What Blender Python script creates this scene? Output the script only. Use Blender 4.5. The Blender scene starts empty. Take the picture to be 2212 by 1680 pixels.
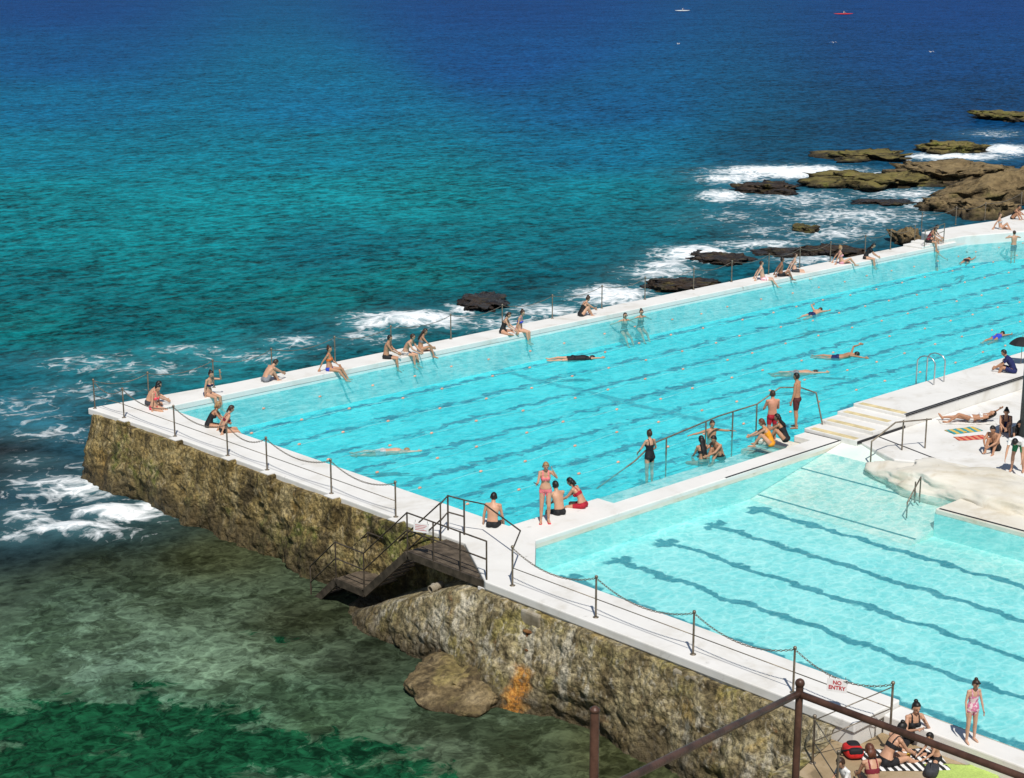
import bpy, bmesh, math, random
import numpy as np
from math import sin, cos, radians as rad, pi
from mathutils import Vector, Matrix, noise as mn
random.seed(7); rng = np.random.default_rng(7)
S = bpy.context.scene; COL = S.collection
V3 = Vector
# ---------------------------------------------------------------- camera model
FPX = 3603.0
pt_ = math.atan(930 / FPX); sp, cp = sin(pt_), cos(pt_)
CAM = V3((-28.77, -30.6, 14.5)); R = V3((.7233, -.6906, 0)); FW = V3((.6906, .7233, 0))
def ray(px, py):
    dx = (px - 1106) / FPX; q = (py - 840) / FPX
    d = R * dx + FW * (cp - sp * q); d.z = -(sp + cp * q)
    return d
def P(px, py, z=0.0):
    d = ray(px, py); t = (z - CAM.z) / d.z
    return CAM + d * t
def PT(px, py, t): return CAM + ray(px, py) * t
def proj(p):
    r = p - CAM; X = r.dot(R); Y = r.dot(FW); dep = Y * cp - r.z * sp; up = Y * sp + r.z * cp
    return 1106 + FPX * X / dep, 840 - FPX * up / dep
def at_v(px, v, z=0.0):
    a, b = -10.0, 95.0
    for _ in range(50):
        m = (a + b) / 2
        if proj(V3((m, v, z)))[0] < px: a = m
        else: b = m
    return V3((a, v, z))
def at_u(px, u, z=0.0):
    a, b = 25.0, -22.0
    for _ in range(50):
        m = (a + b) / 2
        if proj(V3((u, m, z)))[0] < px: a = m
        else: b = m
    return V3((u, a, z))
SEA = -2.4; WZ = -.3; KZ = -.22
cam = bpy.data.cameras.new('camera'); co = bpy.data.objects.new('camera', cam); COL.objects.link(co)
cam.sensor_width = 36; cam.lens = 36 * FPX / 2212; cam.clip_end = 80000; cam.clip_start = .1
co.location = CAM
co.rotation_euler = (FW * cp - V3((0, 0, sp))).to_track_quat('-Z', 'Y').to_euler()
S.camera = co
# ---------------------------------------------------------------- light
EL = rad(56); h_ = (R * .06 - FW * .6).normalized()
TS = h_ * cos(EL) + V3((0, 0, sin(EL)))
sl = bpy.data.lights.new('sun', 'SUN'); sl.energy = 4.3; sl.angle = rad(.5); sl.color = (1, .96, .89)
so = bpy.data.objects.new('sun', sl); COL.objects.link(so); so.rotation_euler = TS.to_track_quat('Z', 'Y').to_euler(); so.location = (0, 0, 60)
w = bpy.data.worlds.new('World'); S.world = w; w.use_nodes = True
wn = w.node_tree; sk = wn.nodes.new('ShaderNodeTexSky'); sk.sky_type = 'NISHITA'; sk.sun_disc = False
sk.sun_elevation = EL; sk.sun_rotation = math.atan2(TS.x, TS.y); sk.altitude = 10; sk.air_density = 1.0; sk.dust_density = .4
wn.links.new(sk.outputs[0], wn.nodes['Background'].inputs[0]); wn.nodes['Background'].inputs[1].default_value = .07
S.view_settings.view_transform = 'Standard'; S.view_settings.look = 'None'; S.view_settings.exposure = 0
# ---------------------------------------------------------------- node helpers
def hexc(s):
    c = [int(s[i:i + 2], 16) / 255 for i in (0, 2, 4)]
    return tuple(((x + .055) / 1.055) ** 2.4 if x > .04045 else x / 12.92 for x in c)
class G:
    def __init__(s, name):
        s.m = bpy.data.materials.new(name); s.m.use_nodes = True; s.t = s.m.node_tree; s.t.nodes.clear()
        s.out = s.t.nodes.new('ShaderNodeOutputMaterial'); s._pos = None
    def set(s, sock, v):
        if v is None: return
        if isinstance(v, bpy.types.NodeSocket): s.t.links.new(v, sock)
        elif isinstance(v, (tuple, list)) and len(v) == 3 and sock.type == 'RGBA': sock.default_value = (*v, 1)
        else: sock.default_value = v
    def pos(s):
        if not s._pos: s._pos = s.t.nodes.new('ShaderNodeNewGeometry').outputs['Position']
        return s._pos
    def math(s, op, a, b=None, clamp=False):
        n = s.t.nodes.new('ShaderNodeMath'); n.operation = op; n.use_clamp = clamp
        s.set(n.inputs[0], a); s.set(n.inputs[1], b); return n.outputs[0]
    def vmath(s, op, a, b=None, sc=None):
        n = s.t.nodes.new('ShaderNodeVectorMath'); n.operation = op
        s.set(n.inputs[0], a); s.set(n.inputs[1], b)
        if sc is not None: s.set(n.inputs[3], sc)
        return n.outputs[0]
    def mix(s, f, a, b, bl='MIX'):
        n = s.t.nodes.new('ShaderNodeMix'); n.data_type = 'RGBA'; n.blend_type = bl
        s.set(n.inputs[0], f); s.set(n.inputs[6], a); s.set(n.inputs[7], b); return n.outputs[2]
    def noise(s, vec, scale, detail=4, rough=.5, dist=0, color=False):
        n = s.t.nodes.new('ShaderNodeTexNoise'); s.set(n.inputs['Vector'], vec)
        n.inputs['Scale'].default_value = scale; n.inputs['Detail'].default_value = detail
        n.inputs['Roughness'].default_value = rough; n.inputs['Distortion'].default_value = dist
        return n.outputs['Color' if color else 'Fac']
    def voro(s, vec, scale, feature='DISTANCE_TO_EDGE'):
        v = s.t.nodes.new('ShaderNodeTexVoronoi'); v.feature = feature; s.set(v.inputs['Vector'], vec); v.inputs['Scale'].default_value = scale
        return v.outputs['Distance']
    def warp(s, vec, scale, amt, detail=2):
        return s.vmath('ADD', vec, s.vmath('SCALE', s.vmath('SUBTRACT', s.noise(vec, scale, detail, .5, 0, True), (.5, .5, .5)), sc=amt))
    def mapping(s, vec, scale=(1, 1, 1), rot=(0, 0, 0)):
        n = s.t.nodes.new('ShaderNodeMapping'); s.set(n.inputs[0], vec)
        n.inputs['Scale'].default_value = scale; n.inputs['Rotation'].default_value = rot; return n.outputs[0]
    def ramp(s, f, stops):
        n = s.t.nodes.new('ShaderNodeValToRGB'); e = n.color_ramp.elements
        while len(e) < len(stops): e.new(.5)
        for i, (p, c) in enumerate(stops): e[i].position = p; e[i].color = (*c, 1)
        s.set(n.inputs[0], f); return n.outputs[0]
    def step(s, v, a, b, lo=0, hi=1):
        n = s.t.nodes.new('ShaderNodeMapRange'); n.interpolation_type = 'SMOOTHSTEP'
        s.set(n.inputs[0], v); n.inputs[1].default_value = a; n.inputs[2].default_value = b
        n.inputs[3].default_value = lo; n.inputs[4].default_value = hi; return n.outputs[0]
    def sep(s, v):
        n = s.t.nodes.new('ShaderNodeSeparateXYZ'); s.set(n.inputs[0], v); return n.outputs
    def attr(s, name):
        n = s.t.nodes.new('ShaderNodeAttribute'); n.attribute_name = name; return n.outputs['Color']
    def bump(s, h, st=.5, d=.1):
        n = s.t.nodes.new('ShaderNodeBump'); n.inputs['Strength'].default_value = st; n.inputs['Distance'].default_value = d
        s.set(n.inputs['Height'], h); return n.outputs[0]
    def bsdf(s, col, rough=.6, metal=0, spec=.4, normal=None):
        n = s.t.nodes.new('ShaderNodeBsdfPrincipled'); s.set(n.inputs['Base Color'], col); s.set(n.inputs['Roughness'], rough)
        n.inputs['Metallic'].default_value = metal; s.set(n.inputs['Specular IOR Level'], spec)
        if normal is not None: s.set(n.inputs['Normal'], normal)
        return n.outputs[0]
    def mixsh(s, f, a, b):
        n = s.t.nodes.new('ShaderNodeMixShader'); s.set(n.inputs[0], f); s.t.links.new(a, n.inputs[1]); s.t.links.new(b, n.inputs[2]); return n.outputs[0]
    def simple(s, kind, col, normal=None, rough=None):
        n = s.t.nodes.new(kind); s.set(n.inputs[0], col)
        if rough is not None: n.inputs['Roughness'].default_value = rough
        if normal is not None: s.set(n.inputs['Normal'], normal)
        return n.outputs[0]
    def fresnel(s, normal=None, ior=1.33):
        n = s.t.nodes.new('ShaderNodeFresnel'); n.inputs[0].default_value = ior
        if normal is not None: s.set(n.inputs['Normal'], normal)
        return n.outputs[0]
    def done(s, sh): s.t.links.new(sh, s.out.inputs[0]); return s.m
def flat(name, c, rough=.6, metal=0, var=.25, scale=6, bump=0, spec=.4):
    g = G(name); n = g.noise(g.pos(), scale, 3, .6)
    f = g.step(n, .3, .7, 1 - var, 1 + var * .6)
    col = g.vmath('SCALE', c, sc=f)
    nb = g.bump(g.noise(g.pos(), scale * 6, 3), bump, .02) if bump else None
    return g.done(g.bsdf(col, rough, metal, spec, nb))
def surf(name, stops, scale=1.5, detail=6, rough=.85, bump=.6, bd=.06, dirt=(), wet=None, spec=.3, dist=.4, rr=.62, grain=None, top=None, gr=(.6, 1.35), spot=None, streak=None):
    g = G(name); p = g.pos(); n = g.noise(p, scale, detail, rr, dist)
    col = g.ramp(n, stops)
    for (c, sc, lo, hi, amt) in dirt:
        d = g.step(g.noise(g.vmath('ADD', p, (sc * 7.1, 3.3, sc)), sc, 5, .65, .5), lo, hi, 0, amt)
        col = g.mix(d, col, c)
    if streak:
        sn = g.noise(g.mapping(g.warp(p, 1.5, .25), (1, 1, .16)), 1.9, 5, .65)
        col = g.mix(g.step(sn, .52, .66, 0, .75), col, streak[0]); col = g.mix(g.step(sn, .47, .36, 0, .7), col, streak[1])
    h = g.noise(p, scale * 4, 6, .68)
    if grain:
        gn = g.noise(p, grain, 4, .72); col = g.vmath('SCALE', col, sc=g.step(gn, .34, .66, gr[0], gr[1]))
        vd = g.voro(p, grain * .9, 'F1'); h = g.math('ADD', h, g.math('MULTIPLY', g.math('SUBTRACT', gn, vd), .55))
    if top:
        nz = g.t.nodes.new('ShaderNodeNewGeometry').outputs['Normal']
        col = g.mix(g.math('MULTIPLY', g.step(g.sep(nz)[2], .55, .9), g.step(g.noise(p, 1.2, 5), .35, .6, .2, top[1])), col, top[0])
    ro = rough
    if wet:
        z0, z1, c, amt = wet
        zz = g.math('ADD', g.sep(p)[2], g.math('MULTIPLY', g.math('SUBTRACT', g.noise(p, 1.1, 4), .5), 1.2))
        f = g.step(zz, z0, z1, amt, 0); col = g.mix(f, col, c); ro = g.math('SUBTRACT', rough, g.math('MULTIPLY', f, .35))
    if spot:
        y0, wd, ztop = spot
        q = g.sep(g.warp(p, 2.2, .55, 4)); a = g.step(g.math('ABSOLUTE', g.math('SUBTRACT', q[1], y0)), wd * .35, wd, 1, 0)
        a = g.math('MULTIPLY', a, g.step(q[2], ztop - .3, ztop, 1, 0)); sn = g.noise(p, 5, 5, .7)
        col = g.mix(g.math('MULTIPLY', a, g.step(sn, .36, .52, .25, 1)), col, g.ramp(sn, [(.3, (.16, .06, .015)), (.48, (.50, .20, .03)), (.62, (.66, .36, .09)), (.75, (.72, .56, .32))]))
    return g.done(g.bsdf(col, ro, 0, spec, g.bump(h, bump, bd)))
# ---------------------------------------------------------------- mesh helpers
def orth(v, d):
    o = v - d * v.dot(d)
    return o.normalized() if o.length > 1e-5 else d.orthogonal().normalized()
class MB:
    def __init__(s): s.v = []; s.f = []
    def add(s, vs, fs):
        b = len(s.v); s.v += [V3(x) for x in vs]; s.f += [tuple(b + i for i in f) for f in fs]; return s
    def box(s, x0, x1, y0, y1, z0, z1):
        return s.add([(x0, y0, z0), (x1, y0, z0), (x1, y1, z0), (x0, y1, z0), (x0, y0, z1), (x1, y0, z1), (x1, y1, z1), (x0, y1, z1)],
                     [(3, 2, 1, 0), (4, 5, 6, 7), (0, 1, 5, 4), (1, 2, 6, 5), (2, 3, 7, 6), (3, 0, 4, 7)])
    def bar(s, a, b, w, h, up=V3((0, 0, 1))):
        a, b = V3(a), V3(b); d = (b - a).normalized(); u = orth(up, d); r = d.cross(u)
        vs = [q + r * (i * w / 2) + u * (j * h / 2) for q in (a, b) for i, j in ((-1, -1), (1, -1), (1, 1), (-1, 1))]
        return s.add(vs, [(3, 2, 1, 0), (4, 5, 6, 7), (0, 1, 5, 4), (1, 2, 6, 5), (2, 3, 7, 6), (3, 0, 4, 7)])
    def prism(s, poly, z0, z1):
        a = sum(poly[i][0] * poly[(i + 1) % len(poly)][1] - poly[(i + 1) % len(poly)][0] * poly[i][1] for i in range(len(poly)))
        if a < 0: poly = poly[::-1]
        n = len(poly)
        return s.add([(p[0], p[1], z0) for p in poly] + [(p[0], p[1], z1) for p in poly],
                     [tuple(range(n - 1, -1, -1)), tuple(range(n, 2 * n))] + [(i, (i + 1) % n, n + (i + 1) % n, n + i) for i in range(n)])
    def rings(s, rs, cap=True):
        n = len(rs[0]); b = len(s.v)
        for r in rs: s.v += [V3(x) for x in r]
        for k in range(len(rs) - 1):
            for i in range(n):
                j = (i + 1) % n
                s.f.append((b + k * n + i, b + k * n + j, b + (k + 1) * n + j, b + (k + 1) * n + i))
        if cap:
            for k, rev in ((0, True), (len(rs) - 1, False)):
                c = sum((V3(x) for x in rs[k]), V3()) / n; ci = len(s.v); s.v.append(c)
                for i in range(n):
                    a_, b_ = b + k * n + i, b + k * n + (i + 1) % n
                    s.f.append((ci, b_, a_) if rev else (ci, a_, b_))
        return s
    def tube(s, pts, r, seg=8, rnd=True):
        pts = [V3(p) for p in pts]; n = len(pts)
        rr = list(r) if isinstance(r, (list, tuple)) else [r] * n
        P2 = list(pts); R2 = list(rr)
        if rnd:
            d0 = (pts[1] - pts[0]).normalized(); d1 = (pts[-1] - pts[-2]).normalized()
            P2 = [pts[0] - d0 * rr[0] * .85, pts[0] - d0 * rr[0] * .5] + P2 + [pts[-1] + d1 * rr[-1] * .5, pts[-1] + d1 * rr[-1] * .85]
            R2 = [rr[0] * .45, rr[0] * .85] + R2 + [rr[-1] * .85, rr[-1] * .45]
        u = None; rs = []
        for i, p in enumerate(P2):
            a = P2[max(i - 1, 0)]; c = P2[min(i + 1, len(P2) - 1)]; d = (c - a).normalized()
            u = orth(u, d) if u is not None else d.orthogonal().normalized()
            v = d.cross(u)
            rs.append([p + (u * cos(2 * pi * k / seg) + v * sin(2 * pi * k / seg)) * R2[i] for k in range(seg)])
        return s.rings(rs)
    def ell(s, c, ax, rd, nu=12, nv=8):
        c = V3(c); rs = []
        for j in range(1, nv):
            t = pi * j / nv
            rs.append([c + ax[0] * (rd[0] * sin(t) * cos(2 * pi * i / nu)) + ax[1] * (rd[1] * sin(t) * sin(2 * pi * i / nu)) - ax[2] * (rd[2] * cos(t)) for i in range(nu)])
        return s.rings(rs)
    def sph(s, c, r, nu=12, nv=8): return s.ell(c, XYZ, (r, r, r), nu, nv)
    def lathe(s, c, prof, seg=16):
        c = V3(c)
        return s.rings([[c + V3((r * cos(2 * pi * i / seg), r * sin(2 * pi * i / seg), z)) for i in range(seg)] for r, z in prof])
    def build(s, name, m, parent=None, org=None, smooth=True):
        me = bpy.data.meshes.new(name); o_ = V3(org) if org is not None else V3()
        me.from_pydata([tuple(v - o_) for v in s.v], [], s.f); me.materials.append(m)
        if smooth:
            me.polygons.foreach_set('use_smooth', [True] * len(me.polygons))
        o = bpy.data.objects.new(name, me); COL.objects.link(o)
        if parent is not None: o.parent = parent
        elif org is not None: o.location = o_
        return o
XYZ = (V3((1, 0, 0)), V3((0, 1, 0)), V3((0, 0, 1)))
def tag(o, label, cat, group=None, kind=None):
    o['label'] = label; o['category'] = cat
    if group: o['group'] = group
    if kind: o['kind'] = kind
    return o
def struct(o): o['kind'] = 'structure'; return o
def thing(name, loc, label, cat, group=None):
    o = bpy.data.objects.new(name, None); COL.objects.link(o); o.location = V3(loc); o.empty_display_size = .2
    return tag(o, label, cat, group)
def bevel(o, wd=.03, seg=2):
    b = o.modifiers.new('bevel', 'BEVEL'); b.width = wd; b.segments = seg; b.limit_method = 'ANGLE'; return o
def copy_tree(o):
    c = o.copy(); COL.objects.link(c)
    for ch in o.children:
        d = ch.copy(); COL.objects.link(d); d.parent = c
    return c
ORD = ['first', 'second', 'third', 'fourth', 'fifth', 'sixth', 'seventh', 'eighth', 'ninth', 'tenth', 'eleventh', 'twelfth', 'thirteenth',
       'fourteenth', 'fifteenth', 'sixteenth', 'seventeenth', 'eighteenth', 'nineteenth', 'twentieth', 'twenty-first', 'twenty-second', 'twenty-third']
X0, X1 = -1.75, -3.22
# ---------------------------------------------------------------- materials
white = surf('white_paint', [(.25, (.63, .60, .54)), (.45, (.74, .725, .69)), (.7, (.79, .775, .74))], .7, rough=.7, bump=.25, bd=.02,
             dirt=[((.42, .37, .28), .5, .54, .78, .55), ((.25, .23, .2), 2.2, .62, .76, .5)])
cream = surf('worn_cream_paint', [(.25, (.55, .49, .37)), (.5, (.70, .66, .57)), (.75, (.76, .73, .66))], .6, rough=.8, bump=.3, bd=.03,
             dirt=[((.45, .36, .22), .8, .52, .72, .5), ((.30, .26, .18), 2.0, .60, .74, .4)])
tan = surf('tan_concrete', [(.3, (.24, .17, .09)), (.5, (.36, .27, .16)), (.7, (.44, .35, .24))], .9, rough=.9, bump=.4, bd=.03, dirt=[((.12, .09, .05), 1.3, .55, .7, .6)])
wallm = surf('weathered_sea_wall', [(.30, (.06, .043, .016)), (.43, (.18, .13, .047)), (.52, (.28, .205, .08)), (.62, (.36, .275, .12)), (.75, (.44, .37, .22))], 1.3, rough=.9, bump=1.0, bd=.14,
             dirt=[((.10, .14, .02), .6, .52, .66, .75), ((.045, .033, .016), .9, .52, .64, .75), ((.42, .34, .20), 4.0, .55, .65, .65), ((.36, .22, .06), .8, .56, .68, .6)], wet=(-2.2, -1.1, (.055, .04, .018), .8), dist=.7, grain=8, gr=(.5, 1.45), streak=((.36, .29, .15), (.055, .04, .018)))
ysp = at_u(1138, X1 - .5, -1.8).y
wallg = surf('grey_sea_wall', [(.30, (.10, .075, .04)), (.42, (.24, .19, .10)), (.52, (.34, .28, .15)), (.62, (.42, .355, .22)), (.76, (.50, .45, .35))], 1.1, rough=.9, bump=1.0, bd=.14,
             dirt=[((.22, .19, .035), .55, .50, .64, .7), ((.08, .057, .027), 1.0, .53, .64, .7), ((.52, .47, .37), 3.8, .55, .65, .65), ((.22, .09, .03), 1.6, .62, .70, .6), ((.36, .25, .08), .7, .54, .68, .65)], wet=(-2.35, -1.4, (.06, .043, .02), .85), dist=.7, grain=8, gr=(.5, 1.4), spot=(ysp, .36, -1.3), streak=((.52, .48, .38), (.09, .066, .03)))
conc = surf('grey_concrete', [(.3, (.17, .14, .09)), (.5, (.30, .26, .19)), (.7, (.42, .39, .33))], 2, rough=.9, bump=.5, bd=.03)
rockd = surf('dark_wet_rock', [(.3, (.012, .009, .006)), (.5, (.04, .026, .016)), (.7, (.10, .065, .035))], .9, rough=.55, bump=.9, bd=.2, dirt=[((.12, .095, .025), .7, .54, .66, .7)], wet=(-2.5, -1.9, (.014, .010, .008), .8), grain=4)
rockt = surf('tan_rock', [(.28, (.05, .034, .016)), (.45, (.15, .105, .05)), (.58, (.23, .165, .085)), (.75, (.31, .235, .13))], .6, rough=.9, bump=.9, bd=.3, dirt=[((.04, .03, .016), .4, .5, .62, .8), ((.13, .115, .03), .3, .55, .68, .6)], wet=(-2.4, -1.6, (.018, .013, .008), .9), grain=3, top=((.29, .21, .10), .6))
rockg = surf('mossy_rock', [(.28, (.02, .016, .008)), (.45, (.075, .058, .02)), (.58, (.15, .115, .045)), (.75, (.24, .18, .09))], .7, rough=.85, bump=.9, bd=.25, dirt=[((.13, .14, .02), .5, .5, .62, .75), ((.022, .016, .01), .6, .52, .64, .75)], wet=(-2.4, -1.75, (.018, .013, .009), .9), grain=3, top=((.23, .19, .055), .65))
ledgem = surf('brown_ledge_rock', [(.3, (.07, .048, .022)), (.5, (.19, .14, .068)), (.7, (.31, .24, .135))], 1.2, rough=.75, bump=.9, bd=.12, dirt=[((.26, .21, .07), .9, .50, .66, .7), ((.05, .033, .016), 1.5, .53, .64, .7)], wet=(-2.5, -2.15, (.05, .035, .017), .85), grain=7)
steel = flat('galvanised_steel', (.24, .20, .15), .45, .5, .35, 9)
shiny = flat('polished_steel', (.55, .55, .54), .3, .8, .15, 9)
dsteel = flat('weathered_brown_steel', (.085, .066, .048), .6, .2, .5, 5)
gratem = flat('weathered_grating', (.12, .092, .064), .75, .1, .5, 4)
brownpipe = flat('brown_pipe', (.085, .042, .028), .42, .1, .4, 7, .15)
chainm = flat('chain_metal', (.22, .19, .15), .5, .4, .4, 20)
rust = surf('rust', [(.3, (.06, .025, .012)), (.5, (.14, .06, .02)), (.7, (.26, .14, .05))], 4, rough=.9, bump=.6, bd=.03)
blackline = flat('black_line_paint', (.025, .025, .028), .7)
yellow = flat('faded_yellow_paint', (.68, .56, .31), .8, 0, .25, 3)
signw = flat('sign_white', (.84, .83, .82), .45, 0, .04); signr = flat('sign_red', (.5, .02, .03), .5, 0, .05)
orangef = flat('orange_float_plastic', (.75, .38, .26), .5); ropem = flat('pale_rope', (.28, .68, .70), .7)
tealdark = flat('dark_teal_render', (.022, .045, .05), .6, 0, .3, 2, .2)
# ---------------------------------------------------------------- water materials
def pool_water(name, dark, light, body, bf, gl, ns, vs, lo, hi, wn_, we):
    g = G(name); p = g.pos()
    edge = g.step(g.voro(g.mapping(g.warp(p, 1.5, .55), (1.0, 1.3, 1), (0, 0, .3)), vs), .0, .16, 1, 0)  # caustic light network, painted into the water tint and body colour
    n1 = g.noise(g.mapping(p, (.8, 1.5, 1), (0, 0, .76)), ns, 4, .62, .7); n2 = g.noise(p, .5, 3, .6)  # ripple light and dark, also painted into tint and body
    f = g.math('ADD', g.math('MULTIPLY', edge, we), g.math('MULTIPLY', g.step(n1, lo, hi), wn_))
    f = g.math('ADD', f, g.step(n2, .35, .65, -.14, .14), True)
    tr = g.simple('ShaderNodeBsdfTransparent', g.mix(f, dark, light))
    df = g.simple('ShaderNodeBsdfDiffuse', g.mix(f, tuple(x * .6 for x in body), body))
    m1 = g.mixsh(bf, tr, df)
    nb = g.bump(n1, .6, .12)
    gs = g.simple('ShaderNodeBsdfGlossy', (1, 1, 1), nb, .1)
    return g.done(g.mixsh(g.math('MULTIPLY', g.fresnel(nb), gl), m1, gs))
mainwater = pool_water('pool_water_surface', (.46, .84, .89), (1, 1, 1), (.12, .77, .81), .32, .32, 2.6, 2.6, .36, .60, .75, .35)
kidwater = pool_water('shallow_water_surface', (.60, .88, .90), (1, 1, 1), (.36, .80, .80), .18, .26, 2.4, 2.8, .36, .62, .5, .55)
def pool_floor(name, base, base2, line, axis, off, per, wd, extra):
    g = G(name); p = g.pos()
    am = extra.get('amp', .9)
    q = g.sep(g.warp(g.warp(p, 1.4, am, 2), 4.5, am * .4, 2)); a = q[axis]; b = q[1 - axis]
    mo = g.math('ABSOLUTE', g.math('SUBTRACT', g.math('FLOORED_MODULO', g.math('SUBTRACT', a, off), per), per / 2))
    l = g.step(mo, wd * .7, wd * 1.3, 1, 0)
    if 'lim' in extra: l = g.math('MULTIPLY', l, g.step(b, extra['lim'] - .05, extra['lim'] + .05, 1, 0))
    if 'tee' in extra:
        t = g.math('MULTIPLY', g.step(g.math('ABSOLUTE', g.math('SUBTRACT', b, extra['tee'])), .1, .2, 1, 0), g.step(mo, .42, .5, 1, 0))
        l = g.math('MAXIMUM', l, t)
    if 'brk' in extra:
        l = g.math('MULTIPLY', l, g.step(g.noise(g.mapping(p, (.8, 1.4, 1)), 1.8, 4, .6), .40, .54, .30, 1))
    if 'cross' in extra:
        l = g.math('MAXIMUM', l, g.math('MULTIPLY', g.step(g.math('ABSOLUTE', g.math('SUBTRACT', b, extra['cross'])), .12, .28, 1, 0), .6))
    if 'max' in extra: l = g.math('MULTIPLY', l, g.step(a, extra['max'] - .02, extra['max'] + .02, 1, 0))
    col = g.mix(g.step(g.noise(p, .25, 3), .35, .65), base, base2)
    if 'pale' in extra: col = g.mix(g.step(g.sep(p)[0], 6.5, 9.0), col, extra['pale'])
    return g.done(g.bsdf(g.mix(l, col, line), .8, 0, .1))
mainfloor = pool_floor('pool_floor_paint', (.06, .76, .83), (.09, .83, .88), (.004, .17, .29), 1, .2, 2.07, .18, {'amp': .9, 'brk': 1, 'cross': 15.2})
kidfloor = pool_floor('shallow_floor_paint', (.42, .83, .82), (.50, .87, .84), (.015, .25, .32), 0, .95, 2.0, .13, {'amp': .66, 'lim': -2.2, 'tee': -2.5, 'max': 8.3, 'pale': (.58, .84, .78)})
poolwall = surf('pool_wall_paint', [(.3, (.52, .74, .72)), (.6, (.7, .8, .77))], .8, rough=.8, bump=.2, bd=.02)
aquawall = surf('aqua_wall_paint', [(.3, (.40, .80, .79)), (.6, (.50, .86, .83))], .8, rough=.8, bump=.2, bd=.02)
ramp_m = surf('worn_ramp_paint', [(.3, (.58, .76, .68)), (.5, (.68, .80, .72)), (.7, (.76, .80, .72))], .5, rough=.85, bump=.3, bd=.03, dirt=[((.55, .5, .34), .6, .56, .75, .35)])
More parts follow.
